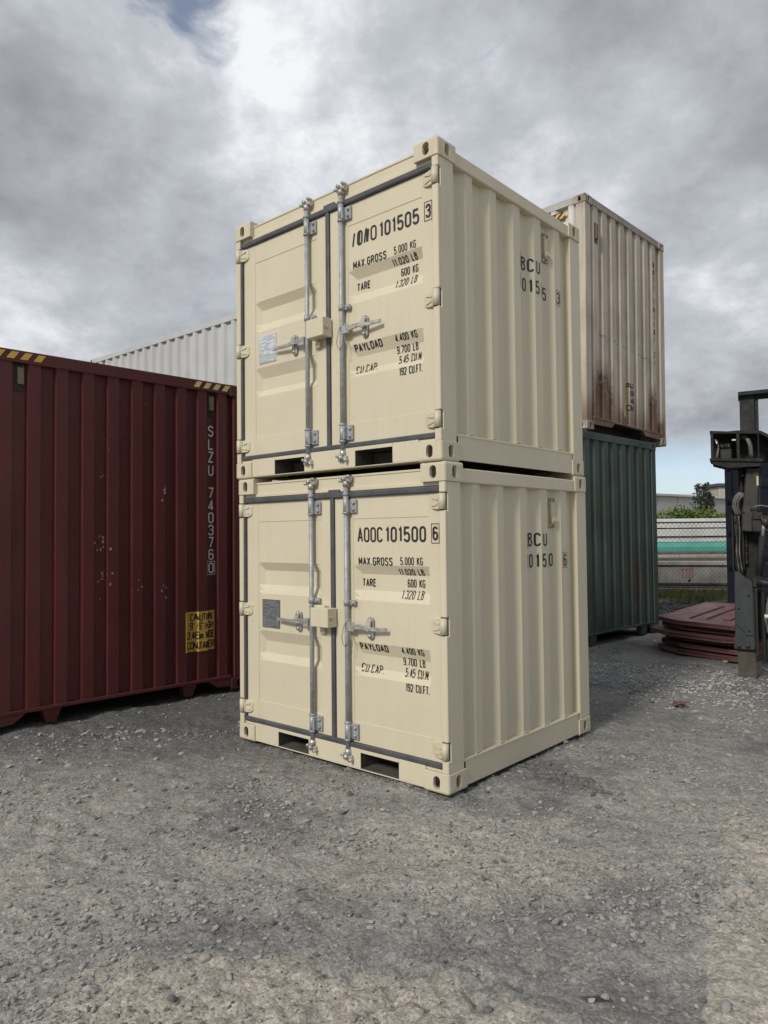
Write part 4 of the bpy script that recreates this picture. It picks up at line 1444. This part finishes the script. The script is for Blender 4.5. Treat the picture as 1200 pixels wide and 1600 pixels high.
# ------------------------------------------------------------------ plants
def leaf_cloud(name, m, pts, size, parent=None, up_bias=.3, kind='stuff'):
    n = len(pts)
    nr = rng.normal(size=(n, 3))
    nr[:, 2] += up_bias
    nr /= np.linalg.norm(nr, axis=1)[:, None]
    a = np.cross(nr, rng.normal(size=(n, 3)))
    a /= np.linalg.norm(a, axis=1)[:, None]
    b = np.cross(nr, a)
    s = (size * rng.uniform(.6, 1.3, n))[:, None]
    P = np.asarray(pts)
    v = np.stack([P - a * s, P + b * s * .55, P + a * s, P - b * s * .55], 1).reshape(-1, 3)
    me = np_mesh(name, v, np.arange(4 * n).reshape(-1, 4), m)
    o = bpy.data.objects.new(name, me)
    C.objects.link(o)
    o.parent = parent
    if kind and parent is None:
        o['kind'] = kind
    return o


def np_mesh(name, v, f, m, smooth=False):
    me = bpy.data.meshes.new(name)
    k = f.shape[1]
    me.vertices.add(len(v))
    me.vertices.foreach_set('co', np.ascontiguousarray(v, dtype=np.float32).ravel())
    me.loops.add(f.size)
    me.loops.foreach_set('vertex_index', f.astype(np.int32).ravel())
    me.polygons.add(len(f))
    me.polygons.foreach_set('loop_start', np.arange(0, f.size, k, dtype=np.int32))
    me.polygons.foreach_set('loop_total', np.full(len(f), k, dtype=np.int32))
    me.polygons.foreach_set('use_smooth', np.full(len(f), smooth, dtype=bool))
    me.update(calc_edges=True)
    me.materials.append(m)
    return me


def bush(x, y, rx, ry, hgt, n, m, label, size=.07, group='shrubs of the hedge beyond the beams'):
    r_ = thing('hedge_shrub', label, 'shrub', (x, y, 0), 0, group)
    P = []
    lob = [(rng.uniform(-.75, .75) * rx, rng.uniform(-.6, .6) * ry, hgt * rng.uniform(.45, .86), rng.uniform(.22, .40)) for _ in range(16)]
    for i in range(n):
        l_ = lob[rng.integers(len(lob))]
        d = rng.normal(size=3)
        d /= np.linalg.norm(d)
        rr_ = l_[3] * rng.uniform(.55, 1.05)
        P.append((l_[0] + d[0] * rr_ * 1.3, l_[1] + d[1] * rr_, max(.1, l_[2] + d[2] * rr_)))
    leaf_cloud('foliage', m, P, size, r_)
    mb = MB()
    for k in range(7):
        l_ = lob[k]
        mb.tube([(l_[0] * .3, l_[1] * .3, 0), (l_[0] * .7, l_[1] * .7, l_[2] * .5), (l_[0], l_[1], l_[2])], [.03, .02, .01], 6)
    mb.build('stem', BARK, r_)


bush(9.2, 25.9, 1.2, .7, 2.25, 3600, LEAF, 'bright green hedge shrub nearest the teal container')
bush(10.7, 26.1, 1.2, .7, 2.45, 3600, LEAF, 'bright green hedge shrub in the middle of the gap')
bush(12.1, 26.3, 1.2, .7, 2.70, 3000, LEAF_Y, 'yellowish flowering hedge shrub below the conifers')
bush(13.4, 26.5, 1.2, .7, 2.75, 3000, LEAF_Y, 'yellowish flowering hedge shrub beside the navy container')


def conifer(x, y, h, w, label):
    r_ = thing('conifer', label, 'tree', (x, y, 0), rng.uniform(0, 6), 'conifers before the grey warehouse')
    MB().tube([(0, 0, 0), (.02, .01, h * .5), (0, .02, h * .98)], [.10, .06, .012], 8).build('trunk', BARK, r_)
    P = []
    br = MB()
    z = h * .22
    while z < h * .97:
        f_ = 1 - (z / h)
        ln = w * (.18 + .95 * f_ ** .8)
        for k in range(5):
            a = rng.uniform(0, 2 * math.pi)
            l_ = ln * rng.uniform(.55, 1.12)
            tip = (math.cos(a) * l_, math.sin(a) * l_, z + l_ * .18)
            br.tube([(0, 0, z), tip], [.015, .005], 5)
            for q in range(11):
                t_ = rng.uniform(.25, 1.05)
                P.append((tip[0] * t_ + rng.normal(0, .045), tip[1] * t_ + rng.normal(0, .045), z + (tip[2] - z) * t_ + rng.normal(0, .05)))
        z += h * .035
    br.build('branch', BARK, r_)
    leaf_cloud('crown', NEEDLE, P, .065, r_)


conifer(17.25, 40, 4.22, .85, 'slender conifer left of the pair against the sky')
conifer(17.85, 40.5, 4.30, .90, 'slender conifer with the taller tip before the warehouse')
conifer(18.25, 41, 3.7, .85, 'lower conifer nearest the beige tower')

# ------------------------------------------------------------------ far buildings
wd = Vector((.766, .643, 0))
wh = thing('warehouse', 'long grey clad warehouse behind the hedge', 'building', (18.77, 50, 0), math.atan2(wd.y, wd.x))
wm = lambda u, z, d: (u, d, z)
k = 0
u = -13.0
PN = None
while u < 22:
    lo = MB().box(wm, u + .04, u + 2.56, 0, 2.72, 0, .16, .01).build('cladding_panel', WALLM, wh)
    MB().box(wm, u + .04, u + 2.56, 2.75, 4.02, .003, .16, .01).build('cladding_panel', WALLM, wh)
    u += 2.6
MB().box(wm, -13, 22, 0, 4.0, .165, 14).build('wall', plain('warehouse_inner', (.16, .155, .15)), wh)
mb = MB()
mb.box(wm, -13.1, 22.1, 4.03, 4.20, -.15, .35, .02)
mb.prism([(-13.1, 4.2, .0), (-13.1, 4.2, 14.1), (-13.1, 4.55, 7)], (35.2, 0, 0), wm)
mb.build('roof', ROOFM, wh)
tw = thing('tower_building', 'beige tower with a dark cap beside the navy container', 'building', (38.6, 80, 0))
MB().box(wm, -1.9, 2.5, 0, 6.5, 0, 4, .05).build('wall', mat('beige_wall', (.46, .43, .37), (.42, .39, .34), .8), tw)
MB().box(wm, -2.2, 2.8, 6.5, 6.85, -.3, 4.3, .05).build('roof', plain('dark_cap', (.07, .075, .09)), tw)
fb = thing('distant_shed', 'distant shed with a white roof above the warehouse', 'building', (43, 98, 0))
MB().box(wm, -2.5, 16, 0, 6.3, 0, 14, .05).build('wall', WALLM, fb)
MB().prism([(-3, 6.31, -.4), (-3, 6.31, 14), (-3, 7.1, 7)], (20, 0, 0), wm).build('roof', plain('white_roof', (.72, .72, .72)), fb)
P = []
for k in range(7):
    cx_, r0 = 47 + k * 1.5, rng.uniform(.6, 1.15)
    for q in range(260):
        d = rng.normal(size=3)
        d /= np.linalg.norm(d)
        P.append((cx_ + d[0] * r0 * 1.3, 115 + d[1] * r0, 6.6 + d[2] * r0))
    for q in range(60):
        P.append((cx_ + rng.normal(0, .8), 115 + rng.normal(0, .6), rng.uniform(.3, 6.4)))
o_ = leaf_cloud('far_trees', NEEDLE, P, .35)
tag(o_, 'dark clump of trees far behind the warehouse', 'trees')


# ------------------------------------------------------------------ ground
def vn(x, y, seed):
    xi, yi = np.floor(x).astype(np.int64), np.floor(y).astype(np.int64)
    fx, fy_ = x - xi, y - yi
    fx, fy_ = fx * fx * (3 - 2 * fx), fy_ * fy_ * (3 - 2 * fy_)

    def hsh(a, b):
        h_ = (a * 374761393 + b * 668265263 + seed * 1442695041) & 0xffffffff
        h_ = ((h_ ^ (h_ >> 13)) * 1274126177) & 0xffffffff
        return ((h_ ^ (h_ >> 16)) & 0xffff) / 65535.0
    a, b, c, d = hsh(xi, yi), hsh(xi + 1, yi), hsh(xi, yi + 1), hsh(xi + 1, yi + 1)
    return (a + (b - a) * fx) * (1 - fy_) + (c + (d - c) * fx) * fy_


def fbm(x, y, seed, o=4):
    s, a, t = 0, .5, 0
    for i in range(o):
        s = s + a * vn(x * 2 ** i + i * 17.3, y * 2 ** i + i * 9.1, seed + i)
        t += a
        a *= .55
    return s / t - .5


def edge_side(x, y):
    """signed distance to the right of the wheel-packed strip's edge"""
    return ((x - 1.53) * 1.21 - (y - 3.43) * .61) / 1.355


def ground_h(x, y):
    h_ = .035 * fbm(x * .7, y * .7, 3, 3) + .036 * fbm(x * 3.1, y * 3.1, 7, 3) + .034 * fbm(x * 10, y * 10, 11, 4) * (.4 + 1.2 * np.clip(fbm(x * .9, y * .9, 61, 3) + .5, 0, 1))
    q_ = fbm(x * 2.6 + .5 * fbm(x * 7, y * 7, 71, 3), y * 3.6 + .5 * fbm(x * 7, y * 7, 73, 3), 67, 4) * 15
    fr_ = q_ - np.floor(q_)
    h_ = h_ + .0055 * (np.floor(q_) + np.clip((fr_ - .82) / .18, 0, 1) - .6 * q_)
    # old tyre tread pressed into the clay in the foreground
    tr = np.exp(-((x + .05) / .75) ** 2 - ((y - 2.52) / .34) ** 2)
    wa = .05 * fbm(x * 5, y * 5, 81, 3)
    ua, ub = (x * .94 + y * .34 + wa) / .17, (y * .94 - x * .30 + wa) / .115
    ua = ua + .5 * (np.floor(ub) % 2)
    la, lb = np.abs(ua - np.floor(ua) - .5), np.abs(ub - np.floor(ub) - .5)
    h_ = h_ - .022 * tr * np.clip((np.maximum(la, lb) - .36) / .09, 0, 1) * np.clip(fbm(x * 3, y * 3, 83, 2) * 3 + .8, 0, 1)
    rg = np.abs(fbm(x * 5.5 + y * 1.2, y * 8.5, 23, 3))
    h_ = h_ - .016 * np.clip(1 - rg / .06, 0, 1) * np.clip(fbm(x * 1.1, y * 1.1, 31, 2) + .55, 0, 1)
    s_ = edge_side(x + .10 * fbm(x * 2, y * 2, 41, 3), y)
    lim = np.clip((4.2 - y) / .8, 0, 1)
    h_ = h_ + .018 * np.clip(s_ / .05, -.3, 1) * lim
    far = np.clip((np.hypot(x - .5, y - 4) - 14) / 20, 0, 1)
    return np.clip(h_ * (1 - far) - .012, -.06, .03)


def axis(lo, hi, st_, far_lo, far_hi, g=1.12):
    a = list(np.arange(lo, hi, st_))
    s_, v = st_, a[-1]
    while v < far_hi:
        s_ *= g
        v += s_
        a.append(v)
    s_, v, b = st_, lo, []
    while v > far_lo:
        s_ *= g
        v -= s_
        b.append(v)
    return np.array(b[::-1] + a)


gx_ = axis(-2.6, 3.2, .015, -900, 900)
gy_ = axis(1.7, 6.2, .015, -60, 1500)
X, Y = np.meshgrid(gx_, gy_, indexing='ij')
Z = ground_h(X, Y)
v = np.stack([X, Y, Z], -1).reshape(-1, 3)
ny = len(gy_)
idx = np.arange(len(gx_) * ny).reshape(len(gx_), ny)
f = np.stack([idx[:-1, :-1], idx[1:, :-1], idx[1:, 1:], idx[:-1, 1:]], -1).reshape(-1, 4)


def ground_mat():
    m = bpy.data.materials.new('packed_gravel_ground')
    m.use_nodes = True
    t = m.node_tree
    b = t.nodes['Principled BSDF']
    co = NN(t, 'ShaderNodeNewGeometry').outputs['Position']
    s = NN(t, 'ShaderNodeSeparateXYZ')
    t.links.new(co, s.inputs[0])
    x, y = s.outputs[0], s.outputs[1]
    n1, n2, n3 = noise_n(t, co, .8, 5, .6), noise_n(t, co, 3.5, 6, .62), noise_n(t, co, 15, 7, .66)
    n4 = noise_n(t, co, 95, 4, .7)
    n5 = noise_n(t, co, 240, 3, .7)
    col = mixc(t, ramp(t, math_n(t, 'ADD', math_n(t, 'MULTIPLY', n1, .6), math_n(t, 'MULTIPLY', n2, .4)), .38, .60), (.160, .159, .156), (.285, .280, .268))
    col = mixc(t, ramp(t, n1, .42, .62), col, (.305, .293, .266))
    # tan clay: the strip at the right, the crust at the lower left, blotches elsewhere
    es = math_n(t, 'ADD', math_n(t, 'MULTIPLY', math_n(t, 'SUBTRACT', x, 1.53), .893), math_n(t, 'MULTIPLY', math_n(t, 'SUBTRACT', y, 3.43), -.45))
    es = math_n(t, 'ADD', es, math_n(t, 'MULTIPLY', math_n(t, 'SUBTRACT', n2, .5), .22))
    strip = math_n(t, 'MULTIPLY', ramp(t, es, -.005, .02), ramp(t, math_n(t, 'ADD', y, n2), 3.9, 4.8, 1, 0))
    ex_ = math_n(t, 'DIVIDE', math_n(t, 'ADD', x, .42), 1.15)
    ey_ = math_n(t, 'DIVIDE', math_n(t, 'SUBTRACT', y, 2.15), .62)
    el = math_n(t, 'ADD', math_n(t, 'MULTIPLY', ex_, ex_), math_n(t, 'MULTIPLY', ey_, ey_))
    el = math_n(t, 'ADD', el, math_n(t, 'MULTIPLY', math_n(t, 'SUBTRACT', n2, .5), 2.2))
    crust = ramp(t, el, .35, 1.15, 1, 0)
    ex2 = math_n(t, 'DIVIDE', math_n(t, 'SUBTRACT', x, .35), 1.0)
    ey2 = math_n(t, 'DIVIDE', math_n(t, 'SUBTRACT', y, 3.55), .55)
    el2 = math_n(t, 'ADD', math_n(t, 'MULTIPLY', ex2, ex2), math_n(t, 'MULTIPLY', ey2, ey2))
    el2 = math_n(t, 'ADD', el2, math_n(t, 'MULTIPLY', math_n(t, 'SUBTRACT', n2, .5), 3.0))
    mid = math_n(t, 'MULTIPLY', ramp(t, el2, .2, 1.2, 1, 0), .6)
    tan_ = math_n(t, 'MAXIMUM', math_n(t, 'MAXIMUM', strip, crust), mid)
    col = mixc(t, math_n(t, 'MULTIPLY', tan_, .9), col, mixc(t, n3, (.345, .315, .268), (.440, .405, .348)))
    # coarse grey gravel towards the containers, darkened with their shade painted into the colour
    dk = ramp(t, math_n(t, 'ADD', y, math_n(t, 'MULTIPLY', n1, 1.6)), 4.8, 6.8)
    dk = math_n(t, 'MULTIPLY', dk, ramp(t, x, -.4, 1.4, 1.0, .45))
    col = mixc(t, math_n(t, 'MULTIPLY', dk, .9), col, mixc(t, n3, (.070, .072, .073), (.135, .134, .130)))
    far = ramp(t, y, 12, 17)
    col = mixc(t, far, col, mixc(t, n2, (.10, .10, .07), (.16, .15, .11)))
    # oil stain
    ox, oy = math_n(t, 'SUBTRACT', x, .675), math_n(t, 'SUBTRACT', y, 2.44)
    od = math_n(t, 'ADD', math_n(t, 'MULTIPLY', math_n(t, 'MULTIPLY', ox, ox), 260), math_n(t, 'MULTIPLY', math_n(t, 'MULTIPLY', oy, oy), 900))
    od = math_n(t, 'ADD', od, math_n(t, 'MULTIPLY', math_n(t, 'SUBTRACT', n3, .5), 2.4))
    col = mixc(t, ramp(t, od, .3, 1.0, .8, 0), col, (.035, .033, .030))
    # grit: single light and dark grains
    vo = NN(t, 'ShaderNodeTexVoronoi')
    t.links.new(co, vo.inputs['Vector'])
    vo.inputs['Scale'].default_value = 85
    hs = NN(t, 'ShaderNodeSeparateColor')
    t.links.new(vo.outputs['Color'], hs.inputs[0])
    g = ramp(t, hs.outputs[0], .0, 1.0, .74, 1.28, False)
    g = math_n(t, 'MULTIPLY', g, ramp(t, n4, .25, .75, .72, 1.30, False))
    g = math_n(t, 'MULTIPLY', g, ramp(t, n3, .25, .75, .80, 1.20, False))
    g = math_n(t, 'MULTIPLY', g, ramp(t, n5, .25, .75, .72, 1.32, False))
    gc = NN(t, 'ShaderNodeCombineXYZ')
    for i in range(3):
        t.links.new(g, gc.inputs[i])
    col = mixc(t, 1.0, col, gc.outputs[0], 'MULTIPLY')
    t.links.new(col, b.inputs['Base Color'])
    b.inputs['Roughness'].default_value = .95
    b.inputs['Specular IOR Level'].default_value = .2
    hgt = math_n(t, 'ADD', math_n(t, 'MULTIPLY', n3, .014), math_n(t, 'MULTIPLY', n4, .0022))
    hgt = math_n(t, 'SUBTRACT', hgt, math_n(t, 'MULTIPLY', vo.outputs['Distance'], .0016))
    hgt = math_n(t, 'ADD', hgt, math_n(t, 'MULTIPLY', noise_n(t, co, 44, 5, .68), .0068))
    bn = NN(t, 'ShaderNodeBump')
    bn.inputs['Strength'].default_value = 1.0
    bn.inputs['Distance'].default_value = 1.0
    t.links.new(hgt, bn.inputs['Height'])
    t.links.new(bn.outputs[0], b.inputs['Normal'])
    return m


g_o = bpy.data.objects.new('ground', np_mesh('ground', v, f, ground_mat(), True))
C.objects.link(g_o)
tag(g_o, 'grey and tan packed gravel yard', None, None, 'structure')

# ------------------------------------------------------------------ gravel and stones
t_ = (1 + 5 ** .5) / 2
ICO = np.array([(-1, t_, 0), (1, t_, 0), (-1, -t_, 0), (1, -t_, 0), (0, -1, t_), (0, 1, t_), (0, -1, -t_), (0, 1, -t_), (t_, 0, -1), (t_, 0, 1), (-t_, 0, -1), (-t_, 0, 1)])
ICO /= np.linalg.norm(ICO[0])
ICF = np.array([(0, 11, 5), (0, 5, 1), (0, 1, 7), (0, 7, 10), (0, 10, 11), (1, 5, 9), (5, 11, 4), (11, 10, 2), (10, 7, 6), (7, 1, 8), (3, 9, 4), (3, 4, 2), (3, 2, 6), (3, 6, 8), (3, 8, 9), (4, 9, 5), (2, 4, 11), (6, 2, 10), (8, 6, 7), (9, 8, 1)])


def rotz(n):
    q = rng.normal(size=(n, 4))
    q /= np.linalg.norm(q, axis=1)[:, None]
    w_, x, y, z = q.T
    return np.stack([1 - 2 * (y * y + z * z), 2 * (x * y - z * w_), 2 * (x * z + y * w_), 2 * (x * y + z * w_), 1 - 2 * (x * x + z * z), 2 * (y * z - x * w_), 2 * (x * z - y * w_), 2 * (y * z + x * w_), 1 - 2 * (x * x + y * y)], 1).reshape(-1, 3, 3)


def gravel(name, label, xy, r_, m):
    n = len(xy)
    base = ICO[None] * rng.uniform(.55, 1.25, (n, 12, 1)) * rng.uniform(.45, 1.25, (n, 1, 3))
    base = np.einsum('nij,nkj->nki', rotz(n), base)
    base[:, :, 2] *= .58
    P = base * r_[:, None, None]
    P[:, :, 0] += xy[:, 0, None]
    P[:, :, 1] += xy[:, 1, None]
    P[:, :, 2] += (ground_h(xy[:, 0], xy[:, 1]) + r_ * .22)[:, None]
    fa = (ICF[None] + 12 * np.arange(n)[:, None, None]).reshape(-1, 3)
    o = bpy.data.objects.new(name, np_mesh(name, P.reshape(-1, 3), fa, m))
    C.objects.link(o)
    return tag(o, label, None, None, 'stuff')


def outside(xy):
    """keep clear of the containers' footprints"""
    ok = np.ones(len(xy), bool)
    for root, w_, l_ in ((low_c, W, L), (red, RW, RL), (grn, GW, GL_), (navy, NW, NL)):
        a = root.rotation_euler.z
        dx, dy = xy[:, 0] - root.location.x, xy[:, 1] - root.location.y
        u = dx * math.cos(a) + dy * math.sin(a)
        w2 = -dx * math.sin(a) + dy * math.cos(a)
        ok &= ~((np.abs(u) < w_ / 2 - .05) & (np.abs(w2) < l_ / 2 - .05))
    return ok


def spread(n, y0=1.75, y1=13.0, wedge=.68):
    u = rng.uniform(0, 1, n)
    y = 1 / ((1 - u) / y0 + u / y1)          # even density over the receding ground
    x = rng.uniform(-wedge, wedge, n) * (y + .6)
    return np.stack([x, y], 1)


def clumpy(xy, seed, lo=.0, hi=.16):
    k = fbm(xy[:, 0] * 1.6, xy[:, 1] * 1.6, seed, 3)
    p = np.clip((k - lo) / (hi - lo), .045, 1)
    return xy[(rng.uniform(0, 1, len(xy)) < p) & outside(xy)]


def sizes(n, lo, hi, a=2.3):
    u = rng.uniform(0, 1, n)
    return (lo ** (1 - a) + u * (hi ** (1 - a) - lo ** (1 - a))) ** (1 / (1 - a))


def patch(cx_, cy_, sx_, sy_, rot, n):
    p = rng.normal(size=(n, 2)) * (sx_, sy_)
    c, s = math.cos(rot), math.sin(rot)
    return np.stack([cx_ + p[:, 0] * c - p[:, 1] * s, cy_ + p[:, 0] * s + p[:, 1] * c], 1)


A = clumpy(spread(56000), 51)
gravel('gravel', 'small grey gravel scattered over the yard', A, sizes(len(A), .0030, .019, 2.5) * np.clip(A[:, 1] / 3.2, .9, 2.0), STONE_A)
A = clumpy(spread(16000), 77, -.05, .2)
gravel('gravel', 'dark gravel scattered over the yard', A, sizes(len(A), .0032, .018, 2.5) * np.clip(A[:, 1] / 3.2, .9, 2.0), STONE_B)
A = clumpy(spread(9000), 91, -.05, .2)
gravel('gravel', 'tan gravel scattered over the yard', A, sizes(len(A), .0032, .017, 2.5) * np.clip(A[:, 1] / 3.2, .9, 1.8), STONE_C)
A = clumpy(spread(5200, 1.75, 8.0), 19, -.06, .14)
gravel('gravel', 'sharp loose stone chips over the nearer yard', A, sizes(len(A), .009, .021, 2.6), STONE_A)
hp = np.concatenate([patch(1.10, 4.58, .19, .045, R(-62), 330), patch(1.02, 4.80, .10, .05, R(-60), 120)])
hp = hp[outside(hp)]
gravel('gravel_heap', 'dark gravel heaped beside the cream container', hp, sizes(len(hp), .010, .028, 2.0), STONE_B)
pt_ = np.concatenate([patch(1.49, 3.42, .07, .10, 0, 110), patch(1.30, 3.05, .12, .10, .3, 130), patch(-.80, 4.50, .10, .06, 0, 90), patch(-.45, 4.3, .2, .08, .4, 90), patch(.95, 2.9, .14, .07, 0, 80), patch(-.2, 3.65, .10, .10, 0, 60), patch(-.9, 3.0, .25, .1, .3, 60), patch(.5, 3.0, .3, .1, 0, 70)])
gravel('gravel_cluster', 'clusters of broken grey stone on the yard', pt_, sizes(len(pt_), .007, .022, 2.1), STONE_A)
ca_, sa_ = math.cos(low_c.rotation_euler.z), math.sin(low_c.rotation_euler.z)
ed_ = np.concatenate([np.stack([rng.uniform(-W / 2, W / 2, 260), -L / 2 - np.abs(rng.normal(0, .035, 260)) + .03], 1), np.stack([W / 2 + np.abs(rng.normal(0, .04, 320)) - .03, rng.uniform(-L / 2, L / 2, 320)], 1)])
ed_ = np.stack([low_c.location.x + ed_[:, 0] * ca_ - ed_[:, 1] * sa_, low_c.location.y + ed_[:, 0] * sa_ + ed_[:, 1] * ca_], 1)
ed_ = ed_[fbm(ed_[:, 0] * 4, ed_[:, 1] * 4, 13, 3) > -.06]
gravel('gravel', 'gravel pushed up along the foot of the lower cream container', ed_, sizes(len(ed_), .004, .016, 2.0), STONE_B)
pl_ = np.concatenate([patch(3.0, 7.6, .55, .45, -.6, 1500), patch(2.3, 8.8, .3, .5, 0, 400), patch(3.3, 6.7, .5, .3, 0, 400)])
pl_ = pl_[outside(pl_)]
gravel('pale_gravel', 'pale gravel chips before the maroon panels', pl_, sizes(len(pl_), .008, .020, 2.4), mat('pale_chip', (.50, .50, .48), (.32, .32, .31), .9))
dk_ = np.stack([rng.uniform(5.0, 8.6, 1500), rng.uniform(11.8, 15.8, 1500)], 1)
dk_ = dk_[outside(dk_)]
gravel('ballast', 'coarse dark ballast before the fence', dk_, sizes(len(dk_), .03, .075, 2.2), STONE_B)

# grass along the fence
n = 9000
gx2, gy2 = rng.uniform(5.4, 10.5, n), rng.uniform(15.6, 18.6, n)
keep = fbm(gx2 * .9, gy2 * .9, 5, 3) + .13 * (gx2 - 7.3) > .0
gx2, gy2 = gx2[keep], gy2[keep]
n = len(gx2)
hh, an = rng.uniform(.05, .20, n), rng.uniform(0, 6.28, n)
ox_, oy_ = np.cos(an) * .010, np.sin(an) * .010
lx, ly = rng.normal(0, .05, n), rng.normal(0, .05, n)
gz = ground_h(gx2, gy2)
v = np.stack([np.stack([gx2 - ox_, gy2 - oy_, gz], 1), np.stack([gx2 + ox_, gy2 + oy_, gz], 1), np.stack([gx2 + lx, gy2 + ly, gz + hh], 1)], 1).reshape(-1, 3)
o_ = bpy.data.objects.new('grass', np_mesh('grass', v, np.arange(3 * n).reshape(-1, 3), GRASSM))
C.objects.link(o_)
tag(o_, 'rough grass along the foot of the fence', None, None, 'stuff')

# loose stones one can pick out
stones = []
for k in range(6):
    bm = bmesh.new()
    bmesh.ops.create_icosphere(bm, subdivisions=2, radius=1)
    sc = (random.uniform(.8, 1.25), random.uniform(.65, 1.0), random.uniform(.45, .7))
    pl3 = [(Vector((random.gauss(0, 1), random.gauss(0, 1), random.gauss(0, .7))).normalized(), random.uniform(.62, .88)) for _ in range(9)]
    for vv in bm.verts:
        for nn_, dd in pl3:
            q = vv.co.dot(nn_) - dd
            if q > 0:
                vv.co -= nn_ * q
        vv.co += vv.co.normalized() * mn.noise(vv.co * 2.2 + Vector((k * 7, 0, 0))) * .10
        vv.co = Vector((vv.co.x * sc[0], vv.co.y * sc[1], vv.co.z * sc[2]))
    me = bpy.data.meshes.new('stone')
    bm.to_mesh(me)
    bm.free()
    me.materials.append((STONE_A, STONE_A, STONE_B, STONE_C, STONE_A, STONE_B)[k])
    stones.append(me)


def gpt(px, py):
    d = rt * ((px - 600) / F_PX) - up * ((py - 800) / F_PX) + fw
    k_ = -CAM_H / d.z
    return d.x * k_, d.y * k_


SP = [(122, 1253, 11), (284, 1177, 9), (203, 1221, 9), (205, 1233, 10), (223, 1260, 10), (361, 1292, 11), (344, 1319, 8), (303, 1243, 9), (150, 1276, 8), (302, 1412, 11), (178, 1397, 8), (115, 1467, 8),
      (83, 1488, 14), (60, 1505, 13), (268, 1558, 17), (320, 1495, 16), (433, 1425, 12), (426, 1436, 9), (397, 1355, 8), (453, 1254, 10), (262, 1260, 9), (100, 1368, 8), (60, 1340, 8), (156, 1465, 8), (528, 1505, 9),
      (646, 1428, 12), (682, 1344, 9), (725, 1418, 10), (826, 1428, 17), (838, 1392, 11), (938, 1424, 10), (1045, 1427, 13), (812, 1528, 12), (896, 1516, 10), (987, 1524, 9), (764, 1566, 14), (1122, 1291, 11),
      (1022, 1438, 8), (669, 1489, 11), (740, 1494, 8), (1000, 1465, 8), (936, 1262, 9), (1165, 1270, 8), (1134, 1578, 20), (1022, 1540, 10), (945, 1545, 12), (990, 1402, 9), (1100, 1560, 9), (560, 1390, 8), (600, 1350, 8),
      (1194, 1470, 8), (480, 1278, 8), (404, 1206, 9), (395, 1218, 10), (420, 1222, 9), (519, 1220, 8), (15, 1255, 8), (30, 1330, 8)]
for k, (px, py, w_) in enumerate(SP):
    x, y = gpt(px, py)
    r_ = w_ * y / F_PX * .62
    o = bpy.data.objects.new('stone', stones[k % 6])
    C.objects.link(o)
    o.location = (x, y, float(ground_h(np.array([x]), np.array([y]))[0]) + r_ * .28)
    o.scale = (r_, r_, r_)
    o.rotation_euler = (random.uniform(-.2, .2), random.uniform(-.2, .2), random.uniform(0, 6.28))
    tag(o, 'loose angular stone lying on the packed gravel ground', 'stone', 'loose stones on the yard')
# scrap of rusty leaf litter on the ground at the right
x, y = gpt(1062, 1103)
mb = MB()
for k in range(9):
    a, q = random.uniform(0, 6.28), random.uniform(.0, .07)
    c_ = Vector((x + math.cos(a) * q * 1.4, y + math.sin(a) * q * .8, random.uniform(.005, .03)))
    e1, e2 = Vector((random.uniform(.03, .07), random.uniform(-.03, .03), random.uniform(-.015, .02))), Vector((random.uniform(-.02, .02), random.uniform(.02, .04), random.uniform(-.01, .02)))
    mb.prism([c_ - e1, c_ - e2, c_ + e1, c_ + e2], (0, 0, .004))
tag(mb.build('rusty_scrap', mat('rusty_scrap', (.14, .075, .06), (.09, .06, .05), .9)), 'small reddish scrap lying on the gravel at the right', 'scrap')
